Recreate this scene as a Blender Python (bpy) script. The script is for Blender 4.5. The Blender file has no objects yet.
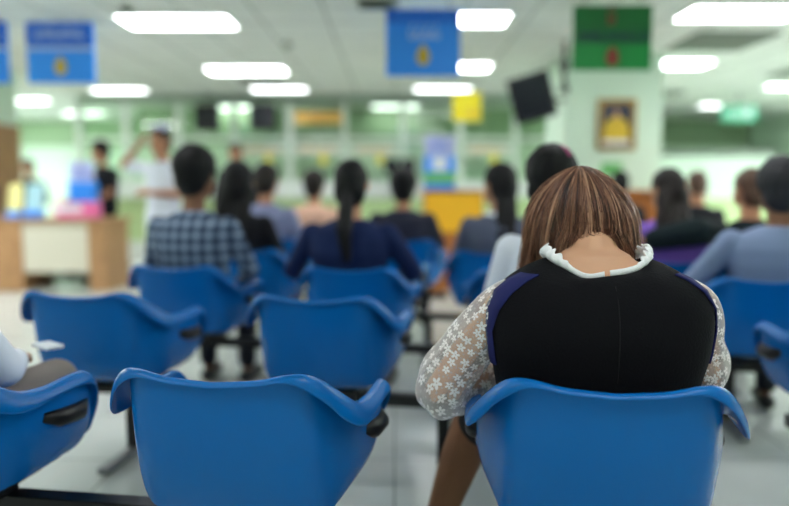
import bpy, bmesh, math, random
from mathutils import Vector, Matrix, noise
from math import sin, cos, pi, radians as R
random.seed(7)
C = bpy.context.scene.collection
CAMZ = 1.2
PITCH = R(5.39)
FPX = 700.0

def P(px, py, d):
    """world point seen at photo pixel px,py at distance d (used to take sizes off the photograph)"""
    u = (px - 394.5) / FPX; v = (253 - py) / FPX
    dy = cos(PITCH) + v * sin(PITCH); dz = -sin(PITCH) + v * cos(PITCH)
    s = d / dy
    return Vector((u * s, d, CAMZ + dz * s))

# ------------------------------------------------------------------ materials
def lin(c):
    c = c / 255.0
    return c / 12.92 if c <= 0.04045 else ((c + 0.055) / 1.055) ** 2.4
def rgb(r, g, b): return (lin(r), lin(g), lin(b), 1)

def new_mat(name):
    m = bpy.data.materials.new(name); m.use_nodes = True
    nt = m.node_tree
    return m, nt, nt.nodes['Principled BSDF']

def mat(name, col, rough=0.5, metal=0.0, spec=0.5, bump=0.0, bscale=40.0, var=0.0, vscale=6.0, sheen=0.0, coat=0.0, sss=0.0):
    m, nt, b = new_mat(name)
    b.inputs['Base Color'].default_value = rgb(*col)
    b.inputs['Roughness'].default_value = rough
    b.inputs['Metallic'].default_value = metal
    b.inputs['Specular IOR Level'].default_value = spec
    b.inputs['Sheen Weight'].default_value = sheen
    b.inputs['Coat Weight'].default_value = coat
    if sss:
        b.inputs['Subsurface Weight'].default_value = sss
        b.inputs['Subsurface Radius'].default_value = (0.02, 0.008, 0.004)
    tc = nt.nodes.new('ShaderNodeTexCoord')
    if var > 0:
        n = nt.nodes.new('ShaderNodeTexNoise'); n.inputs['Scale'].default_value = vscale; n.inputs['Detail'].default_value = 4
        nt.links.new(tc.outputs['Object'], n.inputs['Vector'])
        mx = nt.nodes.new('ShaderNodeMix'); mx.data_type = 'RGBA'
        c = rgb(*col)
        mx.inputs[6].default_value = tuple(x * (1 - var) for x in c[:3]) + (1,)
        mx.inputs[7].default_value = tuple(min(1, x * (1 + var)) for x in c[:3]) + (1,)
        nt.links.new(n.outputs['Fac'], mx.inputs[0]); nt.links.new(mx.outputs[2], b.inputs['Base Color'])
    if bump > 0:
        n2 = nt.nodes.new('ShaderNodeTexNoise'); n2.inputs['Scale'].default_value = bscale; n2.inputs['Detail'].default_value = 3
        nt.links.new(tc.outputs['Object'], n2.inputs['Vector'])
        bp = nt.nodes.new('ShaderNodeBump'); bp.inputs['Strength'].default_value = bump; bp.inputs['Distance'].default_value = 0.01
        nt.links.new(n2.outputs['Fac'], bp.inputs['Height']); nt.links.new(bp.outputs['Normal'], b.inputs['Normal'])
    return m

def emis(name, col, s):
    m, nt, b = new_mat(name)
    b.inputs['Base Color'].default_value = rgb(*col)
    b.inputs['Emission Color'].default_value = rgb(*col)
    b.inputs['Emission Strength'].default_value = s
    return m

def grid_mat(name, col, line, sx, sy, w, rough, spec=0.5, var=0.04, mortar_bump=0.0):
    m, nt, b = new_mat(name)
    b.inputs['Roughness'].default_value = rough; b.inputs['Specular IOR Level'].default_value = spec
    tc = nt.nodes.new('ShaderNodeTexCoord')
    br = nt.nodes.new('ShaderNodeTexBrick'); br.offset = 0; br.squash = 1
    br.inputs['Scale'].default_value = 1; br.inputs['Brick Width'].default_value = sx; br.inputs['Row Height'].default_value = sy
    br.inputs['Mortar Size'].default_value = w; br.inputs['Mortar Smooth'].default_value = 0.1
    c = rgb(*col)
    br.inputs['Color1'].default_value = tuple(x * (1 - var) for x in c[:3]) + (1,)
    br.inputs['Color2'].default_value = tuple(x * (1 + var) for x in c[:3]) + (1,)
    br.inputs['Mortar'].default_value = rgb(*line)
    nt.links.new(tc.outputs['Object'], br.inputs['Vector'])
    n = nt.nodes.new('ShaderNodeTexNoise'); n.inputs['Scale'].default_value = 3.0; n.inputs['Detail'].default_value = 6
    nt.links.new(tc.outputs['Object'], n.inputs['Vector'])
    mr = nt.nodes.new('ShaderNodeMapRange'); mr.inputs[3].default_value = 0.88; mr.inputs[4].default_value = 1.1
    nt.links.new(n.outputs['Fac'], mr.inputs[0])
    mu = nt.nodes.new('ShaderNodeVectorMath'); mu.operation = 'SCALE'
    nt.links.new(br.outputs['Color'], mu.inputs[0]); nt.links.new(mr.outputs[0], mu.inputs['Scale'])
    nt.links.new(mu.outputs[0], b.inputs['Base Color'])
    return m

def wood_mat(name, c1, c2, rough=0.45):
    m, nt, b = new_mat(name)
    b.inputs['Roughness'].default_value = rough
    tc = nt.nodes.new('ShaderNodeTexCoord'); mp = nt.nodes.new('ShaderNodeMapping')
    mp.inputs['Scale'].default_value = (9, 9, 1.2)
    n = nt.nodes.new('ShaderNodeTexNoise'); n.inputs['Scale'].default_value = 3; n.inputs['Detail'].default_value = 6; n.inputs['Distortion'].default_value = 0.6
    cr = nt.nodes.new('ShaderNodeValToRGB')
    cr.color_ramp.elements[0].position = 0.3; cr.color_ramp.elements[0].color = rgb(*c1)
    cr.color_ramp.elements[1].position = 0.7; cr.color_ramp.elements[1].color = rgb(*c2)
    nt.links.new(tc.outputs['Object'], mp.inputs['Vector']); nt.links.new(mp.outputs[0], n.inputs['Vector'])
    nt.links.new(n.outputs['Fac'], cr.inputs[0]); nt.links.new(cr.outputs[0], b.inputs['Base Color'])
    return m

def plaid_mat(name):
    m, nt, b = new_mat(name)
    b.inputs['Roughness'].default_value = 0.85; b.inputs['Specular IOR Level'].default_value = 0.2
    tc = nt.nodes.new('ShaderNodeTexCoord'); sp = nt.nodes.new('ShaderNodeSeparateXYZ')
    nt.links.new(tc.outputs['Object'], sp.inputs[0])
    def stripe(sock, k, ph, lo, hi):
        a = nt.nodes.new('ShaderNodeMath'); a.operation = 'MULTIPLY_ADD'; a.inputs[1].default_value = k; a.inputs[2].default_value = ph
        nt.links.new(sock, a.inputs[0])
        s = nt.nodes.new('ShaderNodeMath'); s.operation = 'SINE'; nt.links.new(a.outputs[0], s.inputs[0])
        r = nt.nodes.new('ShaderNodeMapRange'); r.inputs[1].default_value = lo; r.inputs[2].default_value = hi
        nt.links.new(s.outputs[0], r.inputs[0]); return r.outputs[0]
    w = 2 * pi / 0.062
    sx = stripe(sp.outputs['X'], w, 0.4, -0.1, 0.6); sz = stripe(sp.outputs['Z'], w, 0.2, -0.1, 0.6)
    ad = nt.nodes.new('ShaderNodeMath'); ad.operation = 'ADD'; nt.links.new(sx, ad.inputs[0]); nt.links.new(sz, ad.inputs[1])
    hf = nt.nodes.new('ShaderNodeMath'); hf.operation = 'MULTIPLY'; hf.inputs[1].default_value = 0.5; nt.links.new(ad.outputs[0], hf.inputs[0])
    cr = nt.nodes.new('ShaderNodeValToRGB')
    cr.color_ramp.elements[0].position = 0.0; cr.color_ramp.elements[0].color = rgb(52, 66, 86)
    cr.color_ramp.elements[1].position = 1.0; cr.color_ramp.elements[1].color = rgb(158, 172, 192)
    e = cr.color_ramp.elements.new(0.5); e.color = rgb(92, 110, 134)
    nt.links.new(hf.outputs[0], cr.inputs[0]); nt.links.new(cr.outputs[0], b.inputs['Base Color'])
    return m

def glass_mat(name, col, alpha):
    m, nt, b = new_mat(name)
    nt.nodes.remove(b)
    out = nt.nodes['Material Output']
    tr = nt.nodes.new('ShaderNodeBsdfTransparent'); gl = nt.nodes.new('ShaderNodeBsdfGlossy'); gl.inputs['Roughness'].default_value = 0.03
    tr.inputs[0].default_value = rgb(*col)
    mx = nt.nodes.new('ShaderNodeMixShader')
    fr = nt.nodes.new('ShaderNodeFresnel'); fr.inputs[0].default_value = 1.5
    ad = nt.nodes.new('ShaderNodeMath'); ad.operation = 'ADD'; ad.inputs[1].default_value = alpha
    nt.links.new(fr.outputs[0], ad.inputs[0]); nt.links.new(ad.outputs[0], mx.inputs[0])
    nt.links.new(tr.outputs[0], mx.inputs[1]); nt.links.new(gl.outputs[0], mx.inputs[2]); nt.links.new(mx.outputs[0], out.inputs[0])
    return m

def lace_mat(name):
    """sheer white mesh with embroidered five petal flowers"""
    m, nt, b = new_mat(name)
    L = nt.links.new; N = nt.nodes.new
    out = nt.nodes['Material Output']
    b.inputs['Base Color'].default_value = rgb(236, 232, 232); b.inputs['Roughness'].default_value = 0.8
    def M(op, a, bb=None, c=None):
        n = N('ShaderNodeMath'); n.operation = op
        for i, s in enumerate((a, bb, c)):
            if s is None: continue
            if isinstance(s, (int, float)): n.inputs[i].default_value = s
            else: L(s, n.inputs[i])
        return n.outputs[0]
    uv = N('ShaderNodeUVMap'); uv.uv_map = 'UVMap'
    def flowers(scale, petals, size, rnd, off):
        sc = N('ShaderNodeMapping'); sc.inputs['Scale'].default_value = (scale, scale, 1); sc.inputs['Location'].default_value = off
        L(uv.outputs[0], sc.inputs['Vector'])
        v = N('ShaderNodeTexVoronoi'); v.voronoi_dimensions = '2D'; v.inputs['Scale'].default_value = 1; v.inputs['Randomness'].default_value = rnd
        L(sc.outputs[0], v.inputs['Vector'])
        sb = N('ShaderNodeVectorMath'); sb.operation = 'SUBTRACT'; L(sc.outputs[0], sb.inputs[0]); L(v.outputs['Position'], sb.inputs[1])
        s = N('ShaderNodeSeparateXYZ'); L(sb.outputs[0], s.inputs[0])
        ang = M('ARCTAN2', s.outputs[1], s.outputs[0])
        cs = N('ShaderNodeSeparateXYZ'); L(v.outputs['Color'], cs.inputs[0])
        ph = M('MULTIPLY', cs.outputs[0], 6.28)
        a2 = M('MULTIPLY_ADD', ang, petals / 2.0, ph)
        pc = M('ABSOLUTE', M('COSINE', a2))
        szv = M('MULTIPLY_ADD', cs.outputs[1], 0.35 * size, 0.75 * size)
        lim = M('MULTIPLY', M('MULTIPLY_ADD', pc, 0.7, 0.3), szv)
        pet = M('LESS_THAN', v.outputs['Distance'], lim)
        hole = M('GREATER_THAN', v.outputs['Distance'], 0.055)
        return M('MULTIPLY', pet, hole)
    f1 = flowers(38.0, 5, 0.44, 0.55, (0, 0, 0))
    f2 = flowers(95.0, 4, 0.26, 0.8, (3.3, 1.7, 0))
    f = M('MAXIMUM', f1, M('MULTIPLY', f2, 0.55))
    n = N('ShaderNodeTexNoise'); n.inputs['Scale'].default_value = 9; tc = N('ShaderNodeTexCoord'); L(tc.outputs['Object'], n.inputs['Vector'])
    lw = N('ShaderNodeLayerWeight'); lw.inputs[0].default_value = 0.35
    base = M('MULTIPLY_ADD', lw.outputs['Facing'], 0.60, 0.17)
    al = M('MAXIMUM', M('MULTIPLY', f, 0.97), base)
    tr = N('ShaderNodeBsdfTransparent'); mx = N('ShaderNodeMixShader')
    L(al, mx.inputs[0]); L(tr.outputs[0], mx.inputs[1]); L(b.outputs[0], mx.inputs[2]); L(mx.outputs[0], out.inputs[0])
    bp = N('ShaderNodeBump'); bp.inputs['Strength'].default_value = 0.5; bp.inputs['Distance'].default_value = 0.004
    L(f, bp.inputs['Height']); L(bp.outputs[0], b.inputs['Normal'])
    return m

def hair_mat(name, cols, rough=0.38):
    m, nt, b = new_mat(name)
    at = nt.nodes.new('ShaderNodeAttribute'); at.attribute_name = 'strand'
    cr = nt.nodes.new('ShaderNodeValToRGB')
    cr.color_ramp.elements[0].position = 0; cr.color_ramp.elements[0].color = rgb(*cols[0])
    cr.color_ramp.elements[1].position = 1; cr.color_ramp.elements[1].color = rgb(*cols[-1])
    for i, c in enumerate(cols[1:-1]):
        e = cr.color_ramp.elements.new((i + 1) / (len(cols) - 1)); e.color = rgb(*c)
    nt.links.new(at.outputs['Fac'], cr.inputs[0]); nt.links.new(cr.outputs[0], b.inputs['Base Color'])
    b.inputs['Roughness'].default_value = rough
    b.inputs['Specular IOR Level'].default_value = 0.5
    return m

M = {}
M['blue'] = mat('chair_plastic', (0, 100, 176), 0.27, spec=0.24, bump=0.06, bscale=420, var=0.05, vscale=5)
M['black_metal'] = mat('black_steel', (14, 14, 16), 0.4, 0.3)
M['grey_metal'] = mat('grey_steel', (140, 142, 145), 0.35, 0.8)
M['white_metal'] = mat('white_frame_paint', (225, 235, 225), 0.5)
M['rail'] = mat('top_rail_paint', (150, 168, 152), 0.5)
M['ceiling'] = grid_mat('ceiling_tile', (232, 236, 230), (178, 184, 176), 0.6, 0.6, 0.012, 0.9, 0.1, 0.015)
M['floor'] = grid_mat('floor_vinyl', (205, 210, 205), (140, 145, 142), 0.6, 0.6, 0.004, 0.22, 0.5, 0.02)
M['wall_pale'] = mat('pale_green_wall', (216, 238, 218), 0.7, var=0.02)
M['wall_green'] = mat('green_wall', (160, 186, 150), 0.7, var=0.04)
M['lime'] = mat('lime_counter_front', (196, 220, 160), 0.5, var=0.05)
M['white'] = mat('white_laminate', (232, 236, 232), 0.5)
M['offwhite'] = mat('cream_panel', (214, 208, 188), 0.6)
M['wood'] = wood_mat('light_oak', (150, 108, 70), (188, 144, 100))
M['wood2'] = wood_mat('orange_wood', (150, 84, 30), (190, 115, 50))
M['sign_blue'] = mat('sign_blue', (45, 150, 255), 0.45)
M['sign_navy'] = mat('sign_dark_blue', (22, 105, 225), 0.45)
M['sign_green'] = mat('sign_green', (0, 140, 60), 0.5)
M['sign_dgreen'] = mat('sign_dark_green', (0, 108, 44), 0.5)
M['gold'] = mat('emblem_gold', (215, 180, 40), 0.4)
M['txt_white'] = mat('lettering_white', (200, 215, 245), 0.5)
M['txt_navy'] = mat('lettering_navy', (8, 50, 75), 0.5)
M['txt_red'] = mat('lettering_red', (140, 45, 35), 0.5)
M['yellow'] = mat('yellow_card', (252, 232, 20), 0.5)
M['orange'] = mat('orange_card', (235, 190, 90), 0.5)
M['pale_yellow'] = mat('pale_yellow_card', (238, 232, 150), 0.5)
M['screen'] = mat('dark_screen', (22, 24, 30), 0.25)
M['casing'] = mat('dark_casing', (28, 28, 30), 0.5)
M['yellow_cloth'] = mat('yellow_panel', (240, 180, 20), 0.6, var=0.06)
M['pink'] = mat('pink_box', (240, 120, 180), 0.5)
M['lilac'] = mat('lilac_paper', (200, 205, 240), 0.6)
M['paper'] = mat('white_paper', (232, 238, 245), 0.6)
M['cyan_paper'] = mat('pale_cyan_paper', (170, 215, 225), 0.6)
M['poster_green'] = mat('poster_green', (110, 190, 110), 0.6)
M['maroon'] = mat('portrait_dark_blue', (25, 40, 70), 0.5)
M['frame_gold'] = mat('gilt_frame', (165, 130, 70), 0.4, 0.3)
M['exit'] = emis('exit_sign_green', (90, 180, 145), 0.04)
M['light'] = emis('lamp_diffuser', (250, 252, 255), 10.0)
M['light_far'] = emis('lamp_diffuser_dim', (250, 252, 255), 5.0)
M['fill_strong'] = emis('lamp_diffuser_strong', (250, 252, 255), 52.0)  # for the unseen panels added to lift the far end
M['office_wall'] = mat('office_white_green_wall', (232, 244, 226), 0.7, var=0.02)
M['glass'] = glass_mat('counter_glass', (242, 250, 242), 0.0)
M['vent'] = mat('vent_grille', (120, 128, 118), 0.6)
M['skin'] = mat('skin_light', (212, 162, 130), 0.5, spec=0.35, sss=0.08, var=0.04, vscale=12)
M['skin_tan'] = mat('skin_tan', (185, 130, 98), 0.5, spec=0.35, var=0.04, vscale=12)
M['skin_dark'] = mat('skin_brown', (130, 88, 64), 0.5, spec=0.35, var=0.04)
M['hair_black'] = mat('hair_black', (13, 12, 14), 0.6, spec=0.25, bump=0.5, bscale=60)
M['hair_dark'] = mat('hair_dark_brown', (32, 24, 22), 0.55, spec=0.3, bump=0.5, bscale=60)
M['hair_brown'] = mat('hair_brown', (84, 56, 40), 0.5, bump=0.5, bscale=60)
M['hair_grey'] = mat('hair_greying', (46, 46, 50), 0.6, spec=0.3, bump=0.5, bscale=60)
M['girl_hair'] = hair_mat('hair_highlighted_brown', [(42, 26, 21), (88, 56, 44), (126, 84, 64), (162, 116, 90), (206, 162, 132)])
M['stocking'] = mat('tan_stocking', (122, 84, 62), 0.7, spec=0.2)
M['vest'] = mat('black_knit', (15, 15, 19), 0.9, spec=0.12, bump=0.25, bscale=160, sheen=0.02)
M['navy_trim'] = mat('navy_trim', (34, 38, 92), 0.8, spec=0.2)
M['lace'] = lace_mat('sheer_lace')
M['ruffle'] = mat('white_ruffle', (240, 240, 242), 0.8, bump=0.2, bscale=200)
M['skirt'] = mat('black_skirt', (14, 14, 17), 0.85, spec=0.15)
M['plaid'] = plaid_mat('plaid_shirt')
M['navy'] = mat('navy_cloth', (24, 38, 78), 0.85, spec=0.2, bump=0.4, bscale=9)
M['black_cloth'] = mat('black_cloth', (26, 27, 32), 0.85, spec=0.2, bump=0.4, bscale=9)
M['dark_cloth'] = mat('charcoal_cloth', (44, 46, 62), 0.85, spec=0.2, bump=0.4, bscale=9)
M['grey_cloth'] = mat('grey_cloth', (84, 90, 108), 0.85, spec=0.2, bump=0.4, bscale=9)
M['bluegrey'] = mat('blue_grey_cloth', (128, 144, 176), 0.85, spec=0.2, bump=0.5, bscale=9)
M['lav'] = mat('lavender_grey_cloth', (140, 146, 182), 0.85, spec=0.2, bump=0.4, bscale=9)
M['peach'] = mat('peach_cloth', (225, 180, 155), 0.85, spec=0.2, bump=0.4, bscale=9)
M['white_cloth'] = mat('white_cloth', (232, 236, 248), 0.85, spec=0.2, bump=0.4, bscale=9)
M['purple'] = mat('purple_cloth', (132, 96, 190), 0.85, spec=0.2, bump=0.4, bscale=9)
M['teal_black'] = mat('dark_green_black_cloth', (20, 32, 36), 0.85, spec=0.2, bump=0.4, bscale=9)
M['taupe'] = mat('taupe_cloth', (136, 126, 122), 0.85, spec=0.2, bump=0.4, bscale=9)
M['trouser'] = mat('dark_trousers', (34, 36, 44), 0.85, spec=0.2)
M['magenta'] = mat('magenta_scrunchie', (165, 40, 110), 0.4, bump=0.6, bscale=160)
M['shoe'] = mat('black_shoe', (20, 20, 20), 0.4)
M['strap'] = mat('brown_strap', (60, 48, 52), 0.7)
M['eye'] = mat('eye_dark', (25, 18, 15), 0.2)
M['lip'] = mat('lip', (175, 95, 88), 0.5)
M['line'] = mat('seam_dark', (8, 8, 10), 0.9)
M['beige'] = mat('beige_button', (205, 165, 130), 0.5)

# ------------------------------------------------------------------ object helpers
def obj(name, bm, m, parent=None, smooth=False, bevel=0.0, keep=False):
    me = bpy.data.meshes.new(name)
    bmesh.ops.recalc_face_normals(bm, faces=bm.faces) if not keep else None
    bm.to_mesh(me); bm.free()
    mats = m if isinstance(m, (list, tuple)) else [m]
    for k in mats: me.materials.append(M[k] if isinstance(k, str) else k)
    if smooth:
        for p in me.polygons: p.use_smooth = True
    o = bpy.data.objects.new(name, me); C.objects.link(o)
    if parent: o.parent = parent
    if bevel:
        b = o.modifiers.new('bevel', 'BEVEL'); b.width = bevel; b.segments = 2; b.limit_method = 'ANGLE'
    return o

def empty(name, loc=(0, 0, 0), rz=0.0):
    o = bpy.data.objects.new(name, None); C.objects.link(o); o.location = loc; o.rotation_euler = (0, 0, rz)
    o.empty_display_size = 0.1
    return o

def tag(o, label=None, cat=None, group=None, kind=None):
    if label: o['label'] = label
    if cat: o['category'] = cat
    if group: o['group'] = group
    if kind: o['kind'] = kind
    return o

def struct(o): o['kind'] = 'structure'; return o

def copy_tree(o, parent=None):
    c = o.copy(); C.objects.link(c); c.parent = parent
    for ch in list(o.children): copy_tree(ch, c)
    return c

def box(bm, x0, x1, y0, y1, z0, z1, mi=0):
    v = [bm.verts.new(p) for p in ((x0, y0, z0), (x1, y0, z0), (x1, y1, z0), (x0, y1, z0), (x0, y0, z1), (x1, y0, z1), (x1, y1, z1), (x0, y1, z1))]
    for f in ((0, 3, 2, 1), (4, 5, 6, 7), (0, 1, 5, 4), (1, 2, 6, 5), (2, 3, 7, 6), (3, 0, 4, 7)):
        fc = bm.faces.new([v[i] for i in f]); fc.material_index = mi
    return bm

def B(*a):
    bm = bmesh.new()
    for q in a: box(bm, *q)
    return bm

def frame(d):
    d = d.normalized(); h = Vector((0, 0, 1)) if abs(d.z) < 0.9 else Vector((0, 1, 0))
    u = d.cross(h).normalized(); return u, u.cross(d).normalized()

def tube(bm, pts, rad, n=10, cap=True, mi=0):
    pts = [Vector(p) for p in pts]; k = len(pts)
    if not isinstance(rad, (list, tuple)): rad = [rad] * k
    rings = []; pu = None
    for i, p in enumerate(pts):
        d = (pts[min(i + 1, k - 1)] - pts[max(i - 1, 0)])
        u, v = frame(d)
        if pu is not None:
            u = (pu - d.normalized() * pu.dot(d.normalized())).normalized(); v = u.cross(d.normalized()).normalized()
        pu = u
        rings.append([bm.verts.new(p + (u * cos(2 * pi * j / n) + v * sin(2 * pi * j / n)) * rad[i]) for j in range(n)])
    for a, b in zip(rings, rings[1:]):
        for j in range(n):
            f = bm.faces.new((a[j], a[(j + 1) % n], b[(j + 1) % n], b[j])); f.material_index = mi; f.smooth = True
    if cap:
        bm.faces.new(rings[0][::-1]).material_index = mi; bm.faces.new(rings[-1]).material_index = mi
    return bm

def ell(bm, c, r, rot=None, seg=16):
    """closed ellipsoid"""
    mt = Matrix.Translation(Vector(c)) @ (rot if rot else Matrix.Identity(4)) @ Matrix.Diagonal((r[0], r[1], r[2], 1))
    bmesh.ops.create_uvsphere(bm, u_segments=seg, v_segments=max(6, seg * 2 // 3), radius=1, matrix=mt)
    return bm

def cap(bm, p0, p1, r0, r1, fl=1.0, n=14):
    """tapered capsule, fl flattens it along the second frame axis"""
    p0 = Vector(p0); p1 = Vector(p1); d = p1 - p0; L = d.length
    if L < 1e-6: return ell(bm, p0, (r0, r0, r0))
    dn = d / L; u, v = frame(d)
    prof = []
    for k in range(0, 5): a = -pi / 2 + k * pi / 8; prof.append((r0 * sin(a), r0 * cos(a)))
    for k in range(0, 5): a = k * pi / 8; prof.append((L + r1 * sin(a), r1 * cos(a)))
    rings = []; 
    for (s, r) in prof[1:-1]:
        rings.append([bm.verts.new(p0 + dn * s + (u * cos(2 * pi * j / n) + v * sin(2 * pi * j / n) * fl) * r) for j in range(n)])
    a0 = bm.verts.new(p0 + dn * prof[0][0]); a1 = bm.verts.new(p0 + dn * prof[-1][0])
    for a, b in zip(rings, rings[1:]):
        for j in range(n): bm.faces.new((a[j], a[(j + 1) % n], b[(j + 1) % n], b[j]))
    for j in range(n):
        bm.faces.new((a0, rings[0][(j + 1) % n], rings[0][j])); bm.faces.new((a1, rings[-1][j], rings[-1][(j + 1) % n]))
    return bm

def loft(bm, rings, n=28, e=2.3, caps=True):
    """rings of (z,a,b,yc[,xc]) super-ellipse sections"""
    rr = []
    for q in rings:
        z, a, b, yc = q[:4]; xc = q[4] if len(q) > 4 else 0
        r = []
        for j in range(n):
            t = 2 * pi * j / n; c, s = cos(t), sin(t)
            k = (abs(c) ** e + abs(s) ** e) ** (-1 / e)
            r.append(bm.verts.new((xc + a * c * k, yc + b * s * k, z)))
        rr.append(r)
    for a, b in zip(rr, rr[1:]):
        for j in range(n): bm.faces.new((a[j], a[(j + 1) % n], b[(j + 1) % n], b[j]))
    if caps: bm.faces.new(rr[0][::-1]); bm.faces.new(rr[-1])
    return bm

def remesh(bm, voxel, smooth=4, mname='tmp'):
    bmesh.ops.recalc_face_normals(bm, faces=bm.faces)
    me = bpy.data.meshes.new(mname); bm.to_mesh(me); bm.free()
    o = bpy.data.objects.new(mname, me); C.objects.link(o)
    r = o.modifiers.new('r', 'REMESH'); r.mode = 'VOXEL'; r.voxel_size = voxel; r.adaptivity = 0
    if smooth:
        s = o.modifiers.new('s', 'SMOOTH'); s.iterations = smooth; s.factor = 0.5
    dg = bpy.context.evaluated_depsgraph_get(); dg.update()
    out = bpy.data.meshes.new_from_object(o.evaluated_get(dg), depsgraph=dg)
    bpy.data.objects.remove(o); bpy.data.meshes.remove(me)
    for p in out.polygons: p.use_smooth = True
    return out

def mobj(name, me, m, parent=None):
    me.name = name; me.materials.clear()
    for k in (m if isinstance(m, (list, tuple)) else [m]): me.materials.append(M[k])
    o = bpy.data.objects.new(name, me); C.objects.link(o)
    if parent: o.parent = parent
    return o

# ------------------------------------------------------------------ the room
XL, XR, YB, YF, H = -9.0, 8.0, -3.5, 16.0, 2.7
struct(obj('floor', B((XL, XR, YB, YF, -0.1, 0)), 'floor'))
struct(obj('ceiling', B((XL, XR, YB, YF, H, H + 0.1)), 'ceiling'))
struct(obj('wall_left', B((XL - 0.1, XL, YB, YF, 0, H)), 'wall_pale'))
struct(obj('wall_right', B((XR, XR + 0.1, YB, YF, 0, H)), 'wall_pale'))
struct(obj('wall_rear', B((XL, XR, YB - 0.1, YB, 0, H)), 'wall_pale'))
struct(obj('wall_back', B((XL, XR, YF, YF + 0.1, 0, H)), 'wall_pale'))
struct(obj('trim_back', B((XL, XR, YF - 0.03, YF - 0.002, 2.12, H - 0.002)), 'wall_green'))
struct(obj('wall_office', B((-4.9, 3.2, 13.6, 13.7, 0, H - 0.002)), 'office_wall'))
struct(obj('trim_office', B((-4.9, 3.2, 13.57, 13.598, 2.0, H - 0.004)), 'wall_green'))
struct(obj('baseboard_back', B((XL, XR, YF - 0.02, YF - 0.002, 0, 0.1)), 'white'))

# pillars
def pillar(x0, x1, y0, y1, lab, wood):
    t = empty('pillar', ((x0 + x1) / 2, (y0 + y1) / 2, 0)); tag(t, lab, 'pillar')
    hx, hy = (x1 - x0) / 2, (y1 - y0) / 2
    obj('shaft', B((-hx, hx, -hy, hy, 0, H - 0.002)), 'wall_pale', t, bevel=0.01)
    if wood: obj('cladding', B((-hx - 0.015, hx + 0.015, -hy - 0.015, hy + 0.015, 0, wood)), 'wood', t, bevel=0.004)
    return t
a = P(566, 100, 8.0).x; b_ = P(663, 100, 8.0).x
pillar(a, b_, 8.0, 9.0, 'pale green square pillar with the gilt framed portrait on it', 0)
pillar(-6.1, P(17, 100, 9.6).x, 8.9, 9.6, 'pale pillar with wood cladded lower part at the left edge', P(10, 122, 8.9).z)

# ceiling lights
def make_light():
    t = empty('ceiling_light')
    bm = bmesh.new()
    w, h = 0.52, 0.27
    box(bm, -w, w, -h, -h + 0.03, -0.02, 0); box(bm, -w, w, h - 0.03, h, -0.02, 0)
    box(bm, -w, -w + 0.03, -h + 0.03, h - 0.03, -0.02, 0); box(bm, w - 0.03, w, -h + 0.03, h - 0.03, -0.02, 0)
    obj('light_frame', bm, 'white_metal', t)
    obj('diffuser', B((-w + 0.03, w - 0.03, -h + 0.03, h - 0.03, -0.012, -0.002)), 'light', t)
    return t
L0 = make_light()
def PC(px, py):
    p = P(px, py, 1.0); k = (H - CAMZ) / (p.z - CAMZ); return (p.x * k, k)
lights = [
 (*PC(178, 20.5), 'large bright ceiling light between the two nearest blue signs', 1),
 (*PC(741, 12), 'brightest ceiling light at the top right corner', 1),
 (*PC(452, 18), 'ceiling light partly behind the middle blue hanging sign', 1),
 (*PC(247, 69.5), 'ceiling light second row, above the two small wall screens', 1),
 (*PC(450, 66), 'ceiling light in second row peeking out right of the blue sign', 1),
 (*PC(668, 63), 'ceiling light just right of the green hanging sign pillar', 1),
 (*PC(119, 89.5), 'ceiling light above and behind the left blue sign', 1),
 (*PC(279, 88.5), 'third row ceiling light left of the middle blue sign', 1),
 (*PC(443, 88), 'third row ceiling light under the middle blue sign', 1),
 (*PC(795, 85.5), 'ceiling light at the right edge above the grey haired man', 1),
 (*PC(722, 105), 'far ceiling light beside the green exit sign', 1),
 (*PC(84, 113), 'far ceiling light in the room behind the desk, nearer one', 1),
 (*PC(25, 100), 'far ceiling light under the left blue sign', 1),
 (*PC(232, 107), 'office ceiling light behind the glass, beside the screens', 1),
 (*PC(395, 106), 'office ceiling light behind the glass, left of the yellow card', 1),
 (-5.6, 6.35, '', 0), (-6.3, 8.95, '', 0), (5.4, 6.1, '', 0), (6.6, 8.3, '', 0), (7.2, 10.8, '', 0), (-7.9, 11.2, '', 0), (-8.3, 13.6, '', 0),  # unseen panels, added to brighten the dim background
 (-5.2, 3.6, '', 0), (-2.0, 3.6, '', 0), (1.3, 3.6, '', 0), (4.6, 3.6, '', 0),
 (-5.2, 0.9, '', 0), (-2.0, 0.6, '', 0), (1.0, 0.6, '', 0), (4.6, 0.9, '', 0),
 (-2.0, -2.0, '', 0), (1.6, -2.0, '', 0)]
for i, (x, y, lab, v) in enumerate(lights):
    o = L0 if i == 0 else copy_tree(L0)
    o.location = (x, y, H - 0.001)
    if y > 9.9 and v: o.scale = (.86, .72, 1)
    if i == 0: far_me = None
    df = [c for c in o.children if c.name.startswith('diffuser')][0]
    if y > 9.9 and v:
        if far_me is None: far_me = df.data.copy(); far_me.materials[0] = M['light_far']
        df.data = far_me
    elif not v and y > 5:
        if 'fill_me' not in globals(): fill_me = df.data.copy(); fill_me.materials[0] = M['fill_strong']
        df.data = fill_me
    tag(o, lab or 'unseen ceiling light added for brightness', 'ceiling light', 'troffer ceiling lights' if v else 'added ceiling lights out of view')

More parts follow.
